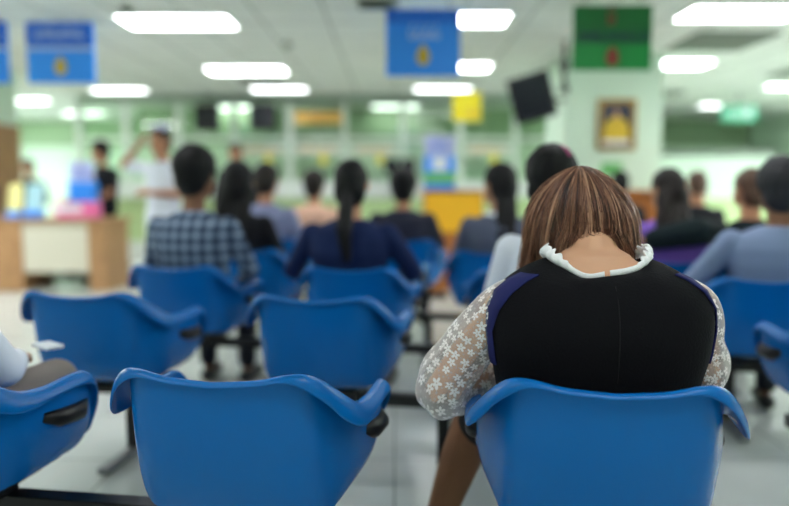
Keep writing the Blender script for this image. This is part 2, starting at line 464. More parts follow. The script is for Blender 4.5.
# ceiling vent and small fittings
def vent(x0, x1, y0, y1, lab):
    t = empty('ceiling_vent', ((x0 + x1) / 2, (y0 + y1) / 2, H)); tag(t, lab, 'air vent')
    hx, hy = (x1 - x0) / 2, (y1 - y0) / 2
    obj('vent_frame', B((-hx, hx, -hy, -hy + 0.04, -0.03, 0), (-hx, hx, hy - 0.04, hy, -0.03, 0), (-hx, -hx + 0.04, -hy + 0.04, hy - 0.04, -0.03, 0), (hx - 0.04, hx, -hy + 0.04, hy - 0.04, -0.03, 0)), 'vent', t)
    bm = bmesh.new(); n = 7
    for k in range(n):
        yy = -hy + 0.05 + (2 * hy - 0.1) * (k + 0.5) / n
        box(bm, -hx + 0.04, hx - 0.04, yy - 0.03, yy + 0.03, -0.02, -0.005)
    obj('slats', bm, 'vent', t)
vent(2.95, 3.75, 6.95, 7.8, 'square grey air vent in the ceiling right of the pillar')
vent(-0.30, 0.0, 5.75, 6.0, 'small dark grey ceiling grille left of the middle blue sign')
vent(5.0, 5.6, 8.9, 9.6, 'grey air vent on the ceiling at the right edge')
vent(-2.15, -1.55, 9.75, 10.1, 'grey vent between second and third row of ceiling lights')
vent(4.0, 4.6, 11.2, 11.7, 'small far vent left of the exit sign')
def smoke(px, py, d, lab):
    p = P(px, py, d); bm = bmesh.new(); tube(bm, [(0, 0, 0), (0, 0, -0.03), (0, 0, -0.05)], [0.06, 0.055, 0.03], 20)
    o = obj('smoke_detector', bm, 'vent'); o.location = (p.x, d, H); tag(o, lab, 'smoke detector')
smoke(127, 8, 6.0, 'small round grey detector above the large left ceiling light')
smoke(287, 47, 7.5, 'small round detector on the ceiling left of the middle sign')

# ------------------------------------------------------------------ hanging signs
def glyphs(bm, x0, x1, z, h, y, rnd, th=0.004):
    """one line of loop and stroke letters, too blurred in the photo to read"""
    x = x0
    while x < x1 - h * 0.4:
        w = h * rnd.uniform(0.45, 0.75)
        s = h * 0.16
        k = rnd.random()
        box(bm, x, x + s, y - th, y, z, z + h)
        box(bm, x + w - s, x + w, y - th, y, z, z + h * (1 if k < 0.7 else 0.6))
        if k < 0.6: box(bm, x + s, x + w - s, y - th, y, z + h - s, z + h)
        else: box(bm, x + s, x + w - s, y - th, y, z, z + s)
        if k > 0.4: box(bm, x + w * 0.2, x + w * 0.8, y - th, y, z + h * 1.25, z + h * 1.4)
        x += w + h * 0.2
def emblem(bm, x, z, r, y, th=0.006):
    """flame topped round badge"""
    n = 20; pts = []
    for k in range(n):
        a = 2 * pi * k / n; rr = r * (1.0 if sin(a) < 0.3 else 1.0 + 0.55 * max(0, sin(a)) ** 6) * (1 + 0.06 * (k % 2))
        pts.append((x + rr * cos(a) * 0.85, z + rr * sin(a)))
    f = [bm.verts.new((p[0], y - th, p[1])) for p in pts]; g = [bm.verts.new((p[0], y, p[1])) for p in pts]
    bm.faces.new(f); bm.faces.new(g[::-1])
    for k in range(n): bm.faces.new((f[k], g[k], g[(k + 1) % n], f[(k + 1) % n]))

def hang_sign(px0, px1, py0, py1, d, kind, lab, seed):
    rnd = random.Random(seed)
    A = P(px0, py0, d); Z = P(px1, py1, d); w = (Z.x - A.x) / 2; h = A.z - Z.z
    top = min(A.z, H - 0.04)
    t = empty('hanging_sign', ((A.x + Z.x) / 2, d, top)); tag(t, lab, 'sign')
    obj('board', B((-w, w, 0, 0.03, -h, 0)), 'sign_blue' if kind != 'green' else 'sign_green', t, bevel=0.003)
    if kind == 'blue_line':
        obj('title_band', B((-w + 0.002, w - 0.002, -0.004, -0.0005, -h * 0.40, -0.002)), 'sign_navy', t)
        obj('divider', B((-w + 0.01, w - 0.01, -0.006, -0.0005, -h * 0.46, -h * 0.405)), 'txt_white', t)
        bm = bmesh.new(); glyphs(bm, -w * 0.72, w * 0.75, -h * 0.27, h * 0.13, -0.0045, rnd); obj('lettering', bm, 'txt_white', t)
        bm = bmesh.new(); emblem(bm, 0.0, -h * 0.75, h * 0.115, -0.0005); obj('emblem', bm, 'gold', t)
    elif kind == 'blue':
        obj('title_band', B((-w + 0.002, w - 0.002, -0.004, -0.0005, -h * 0.20, -0.002)), 'sign_navy', t)
        bm = bmesh.new(); glyphs(bm, -w * 0.75, w * 0.8, -h * 0.16, h * 0.08, -0.0045, rnd); obj('subtitle', bm, 'sign_blue', t)
        bm = bmesh.new(); glyphs(bm, -w * 0.38, w * 0.42, -h * 0.44, h * 0.15, -0.0005, rnd, 0.006); obj('lettering', bm, 'txt_white', t)
        bm = bmesh.new(); emblem(bm, 0.0, -h * 0.72, h * 0.115, -0.0005); obj('emblem', bm, 'gold', t)
    else:
        obj('upper_panel', B((-w + 0.002, w - 0.002, -0.004, -0.0005, -h * 0.60, -0.002)), 'sign_dgreen', t)
        bm = bmesh.new(); glyphs(bm, -w * 0.85, w * 0.85, -h * 0.56, h * 0.14, -0.0045, rnd, 0.006); obj('lettering', bm, 'txt_navy', t)
        bm = bmesh.new(); glyphs(bm, -w * 0.14, w * 0.2, -h * 0.30, h * 0.2, -0.0045, rnd, 0.006); obj('numeral', bm, 'txt_red', t)
        bm = bmesh.new(); emblem(bm, 0.0, -h * 0.82, h * 0.115, -0.0005); obj('emblem', bm, 'txt_red', t)
    gap = H - top
    for s in (-0.7, 0.7):
        obj('hanger', tube(bmesh.new(), [(s * w, 0.015, 0), (s * w, 0.015, gap + 0.0)], 0.006, 8), 'grey_metal', t)
hang_sign(25, 95, 22, 83, 6.35, 'blue_line', 'blue hanging sign with pale divider line and gold emblem, left', 1)
hang_sign(-62, 9, 22, 83, 6.35, 'blue_line', 'blue hanging sign cut by the left picture edge', 2)
hang_sign(386, 460, 9, 76, 5.72, 'blue', 'blue hanging sign over the middle aisle with gold emblem', 3)
hang_sign(574, 651, 5, 70, 5.58, 'green', 'dark green hanging sign in front of the pillar', 4)

# yellow card on stand pole above the counter
A = P(453, 92, 7.6); Z = P(481, 121, 7.6)
t = empty('hanging_card', ((A.x + Z.x) / 2, 7.6, A.z)); tag(t, 'small bright yellow square card hanging below the blue sign', 'sign')
w = (Z.x - A.x) / 2; h = A.z - Z.z
obj('card', B((-w, w, 0, 0.02, -h, 0)), 'yellow', t)
bm = bmesh.new(); glyphs(bm, -w * 0.1, w * 0.8, -h * 0.85, h * 0.22, -0.0005, random.Random(9)); obj('lettering', bm, 'orange', t)
obj('hanger', tube(bmesh.new(), [(0, 0.01, 0), (0, 0.01, H - A.z)], 0.005, 8), 'grey_metal', t)

# exit sign
A = P(722, 105, 11.5); Z = P(757, 121, 11.5)
t = empty('exit_sign', ((A.x + Z.x) / 2, 11.5, A.z)); tag(t, 'green lit exit sign hanging at far right', 'exit sign')
w = (Z.x - A.x) / 2; h = A.z - Z.z
obj('housing', B((-w, w, 0, 0.06, -h, 0)), 'exit', t)
bm = bmesh.new(); emblem(bm, w * 0.45, -h * 0.5, h * 0.25, -0.0005); box(bm, -w * 0.7, w * 0.1, -0.006, -0.0005, -h * 0.6, -h * 0.45); obj('pictogram', bm, 'paper', t)
obj('hanger', B((-0.01, 0.01, 0.02, 0.04, 0, H - A.z)), 'grey_metal', t)

# ------------------------------------------------------------------ screens
def screen(px0, px1, py0, py1, d, lab, tilt=0.0, roll=0.0, yaw=0.0, depth=0.1):
    A = P(px0, py0, d); Z = P(px1, py1, d); w = (Z.x - A.x) / 2; h = (A.z - Z.z) / 2
    t = empty('television', ((A.x + Z.x) / 2, d, (A.z + Z.z) / 2)); tag(t, lab, 'television')
    s = obj('casing', B((-w, w, 0, depth, -h, h)), 'casing', t, bevel=0.01); s.rotation_euler = (tilt, roll, yaw)
    g = obj('screen', B((-w + 0.03, w - 0.03, -0.004, -0.0005, -h + 0.04, h - 0.03)), 'screen', t); g.rotation_euler = (tilt, roll, yaw)
    if depth > .12: obj('bracket', tube(bmesh.new(), [(0, depth * 0.9, 0), (.12, .3, 0.02), (P(565, 60, 7.4).x - t.location.x, .4, 0.02)], 0.02, 10), 'casing', t)
    else: obj('bracket', tube(bmesh.new(), [(0, depth * 0.8, h * 0.4), (0, depth * 0.8, H - t.location.z)], 0.015, 10), 'casing', t)
    return t
tv = screen(511, 552, 74, 121, 7.0, 'large dark television tilted on a bracket left of the pillar', tilt=R(10), roll=R(-14), yaw=R(-18), depth=0.14)
screen(194, 219, 104, 131, 11.3, 'small dark screen above the counters, left of the pair')
screen(249, 275, 104, 130, 11.3, 'small dark screen above the counters, right of the pair')
A = P(565, 45, 7.4)
t = empty('speaker_bracket', (A.x, 7.4, H)); tag(t, 'dark vertical ceiling pole at the left edge of the pillar', 'bracket')
z1 = P(565, 88, 7.4).z - H
obj('pole', tube(bmesh.new(), [(0, 0, 0), (0, 0, z1)], 0.022, 10), 'casing', t)
obj('mount', B((-0.04, 0.04, -0.05, 0.05, z1 * 0.62, z1 * 0.42)), 'casing', t, bevel=0.008)
obj('clamp', B((-0.035, 0.045, -0.04, 0.04, z1 * 1.1, z1 * 0.95)), 'casing', t, bevel=0.008)

# ------------------------------------------------------------------ portrait + notice on pillar
A = P(598, 99, 7.98); Z = P(635, 150, 7.98); w = (Z.x - A.x) / 2; h = A.z - Z.z
t = empty('framed_portrait', ((A.x + Z.x) / 2, 7.998, A.z)); tag(t, 'gilt framed picture of a yellow robed figure on the pale pillar', 'picture')
f = 0.055
obj('picture_frame', B((-w, w, -0.04, 0, -f, 0), (-w, w, -0.04, 0, -h, -h + f), (-w, -w + f, -0.04, 0, -h + f, -f), (w - f, w, -0.04, 0, -h + f, -f)), 'frame_gold', t, bevel=0.008)
obj('backdrop', B((-w + f, w - f, -0.015, 0, -h + f, -f)), 'maroon', t)
bm = bmesh.new(); loft(bm, [(-h * 0.80, w * 0.68, 0.006, -0.021), (-h * 0.58, w * 0.66, 0.006, -0.021), (-h * 0.46, w * 0.55, 0.006, -0.021), (-h * 0.40, w * 0.40, 0.006, -0.021), (-h * 0.36, w * 0.16, 0.006, -0.021)]); obj('robe', bm, 'gold', t)
obj('face', ell(bmesh.new(), (0, -0.02, -h * 0.30), (w * 0.16, 0.006, h * 0.075)), 'skin', t)
obj('caption_strip', B((-w * 0.7, w * 0.7, -0.02, -0.0155, -h * 0.89, -h * 0.80)), 'paper', t)
A = P(602, 163, 7.98); Z = P(622, 176, 7.98)
o = obj('wall_notice', B((A.x, Z.x, 7.985, 7.998, Z.z, A.z)), 'poster_green'); tag(o, 'small green notice on the pillar under the framed picture', 'notice')

# ------------------------------------------------------------------ glass fronted counters
G = 11.7
mx = [80, 127, 180, 235, 290, 345, 403, 460, 515, 566]
X = [P(p, 150, G).x for p in mx]
fr = empty('counter_partition', (0, G, 0)); tag(fr, 'long white framed glass partition with service windows', 'partition')
obj('top_rail', B((X[0], X[-1] + 0.6, -0.05, 0.05, 2.58, H - 0.002)), 'rail', fr)
obj('transom', B((X[0], X[-1] + 0.6, -0.03, 0.03, 1.96, 2.02)), 'white_metal', fr)
obj('counter_base', B((X[0], X[-1] + 0.6, -0.2, 0.25, 0, 0.32)), 'white', fr)
obj('counter_front', B((X[0], X[-1] + 0.6, -0.22, 0.2, 0.32, 1.02)), 'lime', fr)
obj('worktop', B((X[0], X[-1] + 0.6, -0.42, 0.5, 1.02, 1.06)), 'white', fr, bevel=0.005)
for x in X:
    obj('mullion', B((x - 0.045, x + 0.045, -0.04, 0.04, 1.06, 2.58)), 'white_metal', fr)
for i in range(len(X) - 1):
    x0, x1 = X[i] + 0.045, X[i + 1] - 0.045
    obj('pane', B((x0, x1, -0.004, 0.004, 2.02, 2.58)), 'glass', fr)
    obj('pane', B((x0, x1, -0.004, 0.004, 1.30, 1.96)), 'glass', fr)
    obj('privacy_panel', B((x0, x1, -0.006, 0.006, 1.08, 1.30)), 'white', fr)
names = {3: 'first', 4: 'second', 5: 'third', 7: 'fourth'}
for i, s in ((3, 'under the right small screen'), (4, 'under the orange strip sign'), (5, 'above the dark haired heads in the middle'), (7, 'under the yellow card, right of the poster')):
    t = empty('window_sign', ((X[i] + X[i + 1]) / 2, G - 0.06, 1.86)); tag(t, 'pale service window sign with yellow badge ' + s, 'sign', 'service window signs')
    obj('plate', B((-0.36, 0.36, 0, 0.012, -0.12, 0.02)), 'white', t)
    bm = bmesh.new(); glyphs(bm, -0.3, 0.3, -0.09, 0.07, -0.0005, random.Random(i)); obj('lettering', bm, 'orange', t)
    bm = bmesh.new(); emblem(bm, 0.1, -0.22, 0.07, 0.01, 0.01); obj('badge', bm, 'yellow', t)
A = P(295, 112, 11.4); Z = P(342, 123, 11.4); w = (Z.x - A.x) / 2; h = A.z - Z.z
t = empty('strip_sign', ((A.x + Z.x) / 2, 11.4, A.z)); tag(t, 'long orange strip sign above the service windows', 'sign')
obj('board', B((-w, w, 0, 0.03, -h, 0)), 'orange', t)
bm = bmesh.new(); glyphs(bm, -w * 0.8, w * 0.8, -h * 0.7, h * 0.4, -0.0005, random.Random(12)); obj('lettering', bm, 'txt_red', t)
for s in (-0.8, 0.8): obj('hanger', tube(bmesh.new(), [(s * w, 0.01, 0), (s * w, 0.01, H - A.z)], 0.006, 8), 'grey_metal', t)
# office furniture behind the glass: pale cabinets
for i, (x0, x1, zz) in enumerate(((-3.9, -2.6, 1.5), (-1.4, 0.2, 1.45), (0.9, 2.2, 1.6))):
    t = empty('filing_cabinet', ((x0 + x1) / 2, 13.1, 0)); tag(t, 'white office cabinet behind the glass, ' + ('left end', 'in the middle', 'right end')[i], 'cabinet', 'cabinets behind the glass')
    w = (x1 - x0) / 2
    obj('carcass', B((-w, w, 0, 0.44, 0, zz)), 'white', t, bevel=0.01)
    for s in (-1, 1):
        d_ = obj('door', B((min(0.01 * s, (w - 0.02) * s), max(0.01 * s, (w - 0.02) * s), -0.02, -0.001, 0.05, zz - 0.04)), 'wall_pale', t)
        obj('handle', B((0.04 * s - 0.01, 0.04 * s + 0.01, -0.04, -0.021, zz * 0.5, zz * 0.5 + 0.12)), 'grey_metal', d_)
# dark monitors on the counter
for i, (px, lab) in enumerate(((392, 'left'), (408, 'right'))):
    A = P(px, 166, 11.55)
    t = empty('computer_monitor', (A.x, 11.42, 1.06)); tag(t, 'small black monitor on the far counter, %s of two' % lab, 'monitor', 'monitors on the counter')
    obj('display', B((-0.12, 0.12, -0.02, 0.02, 0.36, 0.6)), 'screen', t)
    obj('stand', B((-0.02, 0.02, -0.015, 0.015, 0.01, 0.36), (-0.08, 0.08, -0.06, 0.06, 0, 0.012)), 'casing', t)

# right hand back area: long pale lit counter and green cabinets behind
t = empty('reception_counter', (6.0, 13.0, 0)); tag(t, 'long pale reception counter at the far right', 'counter')
obj('body', B((-2.6, 1.9, 0, 0.6, 0, 1.0)), 'lime', t); obj('worktop', B((-2.7, 1.95, -0.08, 0.7, 1.0, 1.05)), 'white', t)
obj('header', B((-1.9, 1.0, 0.0, 0.1, 1.76, 1.86)), 'vent', t)
obj('screen_panel', B((-1.9, 1.0, 0.02, 0.06, 1.05, 1.76)), 'wall_pale', t)
A = P(661, 157, 15.95); Z = P(683, 176, 15.95)
o = obj('green_board', B((A.x, Z.x, 15.95, 15.998, Z.z, A.z)), 'wall_green'); tag(o, 'green square board right beside the pillar', 'board')
A = P(700, 268, 9.0)

# ------------------------------------------------------------------ desk on the left and what stands on it
D = 8.0
x0, xa, xb, x1 = -5.2, P(22, 250, D).x, P(88, 250, D).x, P(106, 250, D).x
ztop = P(50, 219, D).z
t = empty('reception_desk', ((x0 + x1) / 2, D, 0)); tag(t, 'light oak desk with a cream modesty panel at the left', 'desk')
c = (x0 + x1) / 2
obj('desktop', B((x0 - c - 0.03, x1 - c + 0.03, -0.03, 0.75, ztop - 0.04, ztop)), 'wood', t, bevel=0.004)
obj('side_pedestal', B((xb - c, x1 - c, 0, 0.7, 0, ztop - 0.04)), 'wood', t, bevel=0.004)
obj('side_pedestal', B((xa - 0.33 - c, xa - c, 0, 0.7, 0, ztop - 0.04)), 'wood', t, bevel=0.004)
obj('modesty_panel', B((xa - c, xb - c, 0.02, 0.045, 0.22, ztop - 0.04)), 'offwhite', t)
obj('foot_rail', B((xa - c, xb - c, 0.5, 0.54, 0.05, 0.12)), 'casing', t)

def brochure(px0, px1, py0, py1, d, m, band, lab):
    A = P(px0, py0, d); Z = P(px1, py1, d); w = (Z.x - A.x) / 2; h = A.z - ztop
    t = empty('brochure_stand', ((A.x + Z.x) / 2, d, ztop + 0.0)); tag(t, lab, 'brochure stand', 'brochure stands on the desk')
    s = obj('sheet', B((-w, w, 0, 0.01, 0.03, h)), m, t); s.rotation_euler = (R(-12), 0, 0)
    s = obj('base', B((-w, w, -0.03, 0.08, 0, 0.085)), band, t, bevel=0.004)
    return t
brochure(5, 21, 183, 218, 8.25, 'pale_yellow', 'sign_blue', 'pale yellow brochure stand with blue base on the oak desk')
brochure(23, 42, 183, 218, 8.25, 'cyan_paper', 'sign_blue', 'pale cyan brochure stand with blue base on the oak desk')
A = P(54, 202, 8.2); Z = P(97, 219, 8.2)
t = empty('pink_carton', ((A.x + Z.x) / 2, 8.2, ztop)); tag(t, 'long pink box with a white label on the desk', 'box')
w = (Z.x - A.x) / 2
obj('carton', B((-w, w, 0, 0.15, 0, A.z - ztop)), 'pink', t, bevel=0.004)
obj('label_patch', B((-w * 0.9, w * 0.3, -0.004, -0.0005, (A.z - ztop) * 0.35, (A.z - ztop) * 0.8)), 'paper', t)
A = P(67, 161, 8.5); Z = P(93, 200, 8.5); Y = P(80, 182, 8.5)
t = empty('suggestion_box', ((A.x + Z.x) / 2, 8.5, ztop)); tag(t, 'blue box with a white notice on top, behind the pink carton', 'box')
w = (Z.x - A.x) / 2
obj('container', B((-w, w, 0, 0.18, 0, Y.z - ztop)), 'sign_blue', t, bevel=0.005)
obj('notice', B((-w, w, 0.05, 0.065, Y.z - ztop, A.z - ztop)), 'lilac', t)
bm = bmesh.new()
for k in range(3): glyphs(bm, -w * 0.7, w * 0.7, (Y.z - ztop) + 0.04 + 0.055 * k, 0.025, 0.0495, random.Random(20 + k))
obj('lettering', bm, 'sign_navy', t)

# yellow fronted counter with poster
D2 = 8.0
A = P(424, 190, D2); Z = P(483, 232, D2); w = (Z.x - A.x) / 2
t = empty('service_podium', ((A.x + Z.x) / 2, D2, 0)); tag(t, 'wooden podium with an orange yellow front panel in the middle', 'counter')
obj('cabinet_body', B((-w, w, 0, 0.5, 0, A.z - 0.03)), 'wood2', t, bevel=0.005)
obj('podium_top', B((-w - 0.02, w + 0.02, -0.03, 0.53, A.z - 0.03, A.z)), 'wood2', t, bevel=0.005)
obj('front_panel', B((-w + 0.01, w - 0.01, -0.015, -0.0005, Z.z, A.z - 0.04)), 'yellow_cloth', t)
pz = A.z
A = P(424, 135, 8.15); Z = P(455, 190, 8.15); w = (Z.x - A.x) / 2; h = A.z - pz
t = empty('poster_stand', ((A.x + Z.x) / 2, 8.15, pz)); tag(t, 'upright poster with lilac top, blue and green bands on the podium', 'poster')
obj('poster_board', B((-w, w, 0, 0.02, 0, h)), 'lilac', t)
obj('blue_band', B((-w, w, -0.006, -0.0005, h * 0.32, h * 0.62)), 'sign_blue', t)
obj('white_patch', B((-w * 0.5, w * 0.5, -0.01, -0.0065, h * 0.36, h * 0.6)), 'paper', t)
obj('green_band', B((-w, w, -0.006, -0.0005, h * 0.12, h * 0.32)), 'poster_green', t)
obj('lower_band', B((-w, w, -0.006, -0.0005, 0.0, h * 0.12)), 'sign_blue', t)
bm = bmesh.new()
for k in range(3): glyphs(bm, -w * 0.7, w * 0.7, h * (0.68 + 0.09 * k), h * 0.045, -0.0005, random.Random(30 + k))
obj('lettering', bm, 'sign_navy', t)
# wood cupboard row under the pillar
A = P(628, 190, 7.2); Z = P(703, 205, 7.2)
t = empty('wooden_counter', ((A.x + Z.x) / 2, 7.2, 0)); tag(t, 'brown wooden counter standing against the pillar, right', 'counter')
w = (Z.x - A.x) / 2
obj('cabinet_body', B((-w, w, 0, 0.5, 0, A.z - 0.05)), 'wood2', t, bevel=0.005); obj('counter_top', B((-w - 0.03, w + 0.03, -0.04, 0.52, A.z - 0.05, A.z)), 'wood2', t, bevel=0.01)

# ------------------------------------------------------------------ chairs
def bez(a, b, c, t): return a * (1 - t) ** 2 + b * 2 * t * (1 - t) + c * t * t
def catmull(p, k, loop=False):
    out = []; n = len(p)
    for i in range(n - 1):
        p0 = p[max(i - 1, 0)]; p1 = p[i]; p2 = p[i + 1]; p3 = p[min(i + 2, n - 1)]
        for j in range(k):
            t = j / k
            out.append(0.5 * ((2 * p1) + (p2 - p0) * t + (2 * p0 - 5 * p1 + 4 * p2 - p3) * t * t + (3 * p1 - p0 - 3 * p2 + p3) * t ** 3))
    out.append(p[-1]); return out

def make_chair():
    t = empty('waiting_chair')
    half = [(0, 0.0, .770), (.10, .003, .777), (.170, .012, .790), (.208, .035, .783), (.232, .085, .748), (.252, .145, .705), (.268, .210, .672), (.280, .30, .662), (.290, .39, .668),
            (.290, .455, .660), (.278, .505, .600), (.258, .53, .530), (.232, .545, .460), (.17, .560, .425), (.09, .567, .412), (0, .57, .408)]
    # seat / wall junction points for the same stations
    junc = [(0, .105, .412), (.08, .108, .412), (.150, .112, .412), (.198, .128, .412), (.222, .165, .411), (.228, .215, .410), (.228, .28, .409), (.226, .33, .408), (.224, .39, .406),
            (.216, .43, .405), (.214, .465, .404), (.208, .495, .404), (.190, .52, .404), (.14, .54, .404), (.08, .548, .404), (0, .55, .403)]
    # flange width and droop at each station
    fw = [.021, .021, .024, .038, .056, .064, .056, .046, .042, .042, .034, .026, .018, .014, .014, .014]
    fd = [.009, .009, .012, .032, .052, .050, .034, .022, .024, .028, .028, .024, .018, .016, .016, .016]
    bulge = [0, 0, 0, .002, .006, .016, .034, .045, .048, .042, .03, .02, .01, 0, 0, 0]
    K = 5
    Rm = catmull([Vector(p) for p in half], K); Jm = catmull([Vector(p) for p in junc], K)
    W = catmull([Vector((a, b, c)) for a, b, c in zip(fw, fd, bulge)], K)
    n = len(Rm)
    def mirror(l): return l + [Vector((-p.x, p.y, p.z)) for p in l[-2:0:-1]]
    Rm, Jm = mirror(Rm), mirror(Jm); W = W + W[-2:0:-1]
    N_ = len(Rm); ctr = Vector((0, .34, .400))
    bm = bmesh.new(); rings = []
    for s in (0.33, 0.66, 1.0): rings.append([ctr.lerp(j, s) - Vector((0, 0, 0.010 * sin(pi * s))) for j in Jm])
    for s in (0.12, 0.25, .4, .55, .7, .85, 0.95, 1.0):
        rg = []
        for j, r, wb in zip(Jm, Rm, W):
            hgt = r.z - j.z
            c = Vector((j.x + (r.x - j.x) * 0.80, j.y + (r.y - j.y) * 0.82, j.z + hgt * 0.10))
            q = bez(j, c, r, s); q.x += math.copysign(wb.z * .9 * s ** 1.6 * (1 - s) ** .7 * 2.2, r.x)
            rg.append(q)
        rings.append(rg)
    nrm = []
    for i in range(N_):
        tg = Rm[(i + 1) % N_] - Rm[i - 1]; o = Vector((tg.y, -tg.x, 0))
        if o.length < 1e-6: o = Vector((0, -1, 0))
        o.normalize()
        # blend to true horizontal outward
        out = Vector((Rm[i].x, Rm[i].y - .30, 0)).normalized()
        if o.dot(out) < 0: o = -o
        nrm.append((o + out * 0.35).normalized())
    for a, b in ((0.25, -0.12), (0.55, -0.05), (0.85, 0.35), (1.0, 0.9), (1.02, 1.3)):
        rings.append([Rm[i] + nrm[i] * W[i].x * a - Vector((0, 0, W[i].y * b)) for i in range(N_)])
    vs = [[bm.verts.new(p) for p in r] for r in rings]
    cv = bm.verts.new(ctr)
    for i in range(N_): bm.faces.new((cv, vs[0][i], vs[0][(i + 1) % N_]))
    for a, b in zip(vs, vs[1:]):
        for i in range(N_): bm.faces.new((a[i], b[i], b[(i + 1) % N_], a[(i + 1) % N_]))
    o = obj('seat_shell', bm, 'blue', t, smooth=True)
    sd = o.modifiers.new('thick', 'SOLIDIFY'); sd.thickness = 0.006; sd.offset = -1
    ss = o.modifiers.new('sub', 'SUBSURF'); ss.levels = 1; ss.render_levels = 1
    # steel bracket under the shell with two arms up the sides
    bm = bmesh.new()
    box(bm, -.15, .15, .24, .36, .338, .350)
    for s in (-1, 1):
        box(bm, s * .13 - .015, s * .13 + .015, .15, .47, .348, .392)
    obj('bracket', bm, 'black_metal', t, bevel=0.003)
    for s in (-1, 1):       # black tube standing in for the shade under each arm
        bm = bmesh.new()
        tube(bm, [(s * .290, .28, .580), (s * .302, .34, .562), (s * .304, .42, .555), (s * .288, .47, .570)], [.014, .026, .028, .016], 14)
        obj('arm_shade', bm, 'black_metal', t, smooth=True)
    return t
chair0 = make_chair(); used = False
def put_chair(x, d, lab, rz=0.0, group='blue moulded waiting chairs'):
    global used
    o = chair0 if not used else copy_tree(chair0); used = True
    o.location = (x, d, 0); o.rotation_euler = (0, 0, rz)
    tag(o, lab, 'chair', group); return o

rowsd = dict(r1=1.5, r2=2.63, r3=3.58, r4=4.58, r5=5.55, r6=6.5)
SL = .10; YAW = -R(8.5)
D0 = {1: 1.505, 2: 2.61, 3: 3.56, 4: 4.54, 5: 5.5, 6: 6.45}
def rd(row, x): return D0[row] - SL * (x + .27)
def seat(row, x, lab): put_chair(x, rd(row, x), lab, YAW)
def sit(row, x, back=.20):
    return (x + back * sin(-YAW), rd(row, x) + back * cos(YAW), 0)
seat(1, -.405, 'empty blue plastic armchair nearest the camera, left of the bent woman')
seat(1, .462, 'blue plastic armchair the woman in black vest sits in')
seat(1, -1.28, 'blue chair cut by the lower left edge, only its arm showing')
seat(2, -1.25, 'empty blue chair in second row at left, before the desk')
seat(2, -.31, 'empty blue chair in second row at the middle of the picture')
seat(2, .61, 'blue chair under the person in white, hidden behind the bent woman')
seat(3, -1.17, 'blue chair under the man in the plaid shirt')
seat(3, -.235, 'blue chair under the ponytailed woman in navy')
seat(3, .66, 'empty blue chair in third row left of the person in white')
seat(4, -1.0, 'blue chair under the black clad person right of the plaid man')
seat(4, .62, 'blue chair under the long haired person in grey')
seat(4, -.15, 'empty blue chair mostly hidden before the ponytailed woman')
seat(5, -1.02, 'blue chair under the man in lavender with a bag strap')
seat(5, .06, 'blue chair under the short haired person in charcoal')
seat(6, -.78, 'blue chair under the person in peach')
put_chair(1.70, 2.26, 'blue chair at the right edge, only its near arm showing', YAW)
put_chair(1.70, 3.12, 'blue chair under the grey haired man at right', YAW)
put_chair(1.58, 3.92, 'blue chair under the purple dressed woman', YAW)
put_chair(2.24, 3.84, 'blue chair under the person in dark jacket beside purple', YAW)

def bench(x0, x1, d, legs, lab):
    t = empty('bench_beam', ((x0 + x1) / 2 + .04, d + .30, 0), YAW); tag(t, lab, 'bench frame', 'steel beams under the chair rows')
    c = (x0 + x1) / 2
    obj('beam', B((x0 - c, x1 - c, -.03, .03, .286, .336)), 'black_metal', t, bevel=0.004)
    for x in legs:
        lg = obj('leg', B((x - c - .025, x - c + .025, -.02, .02, .04, .286)), 'black_metal', t, bevel=0.003)
        bm = bmesh.new(); box(bm, x - c - .025, x - c + .025, -.26, .24, .012, .042)
        obj('foot', bm, 'grey_metal', lg, bevel=0.006)
def bx_(row, x0, x1, legs, lab): bench(x0, x1, rd(row, (x0 + x1) / 2), legs, lab)
bx_(1, -1.9, .95, (-0.95, 0.8), 'black steel beam under the nearest row of chairs')
bx_(2, -1.5, .95, (-1.22, 0.17), 'black steel beam under the second row of chairs')
bx_(3, -1.4, 1.05, (-.62, .26), 'black steel beam under the third row of chairs')
bx_(4, -1.25, .95, (-.5, .2), 'black steel beam under the fourth row of chairs')
bx_(5, -1.35, .4, (-.5, ), 'black steel beam under the fifth row of chairs')
bx_(6, -1.1, -.4, (-.75, ), 'short black beam under the peach person chair')
bench(1.45, 2.3, 2.23, (2.1, ), 'black beam at the right edge, nearest of the right block')
bench(1.4, 2.3, 3.10, (1.63, ), 'black beam under the grey haired man chair')
bench(1.3, 2.55, 3.88, (1.95, ), 'black beam under the purple dressed woman chair')

# ------------------------------------------------------------------ people
def hand(bm, w, d, up, s=1.0, side=1, curl=0.5):
    """palm, four fingers and a thumb continuing from wrist w along d; up = back of the hand"""
    w = Vector(w); d = Vector(d).normalized(); up = Vector(up); up = (up - d * up.dot(d)).normalized(); lat = d.cross(up).normalized() * side
    for k in (-1, -0.33, 0.33, 1): cap(bm, w + d * .005, w + d * .085 * s + lat * .028 * k * s, .018 * s, .0125 * s)
    for k, L_ in zip((-1, -0.33, 0.33, 1), (.058, .072, .078, .068)):
        a = w + d * .088 * s + lat * .029 * k * s
        m = a + (d - up * curl * 0.5).normalized() * L_ * .55 * s; e = m + (d - up * curl * 1.6).normalized() * L_ * .45 * s
        cap(bm, a, m, .0098 * s, .0088 * s, n=8); cap(bm, m, e, .0088 * s, .0072 * s, n=8)
    a = w + d * .03 * s + lat * .026 * s; m = a + (d * .7 + lat * .8 - up * .3).normalized() * .045 * s; e = m + (d + lat * .2 - up * .3).normalized() * .032 * s
    cap(bm, a, m, .013 * s, .011 * s, n=8); cap(bm, m, e, .011 * s, .008 * s, n=8)

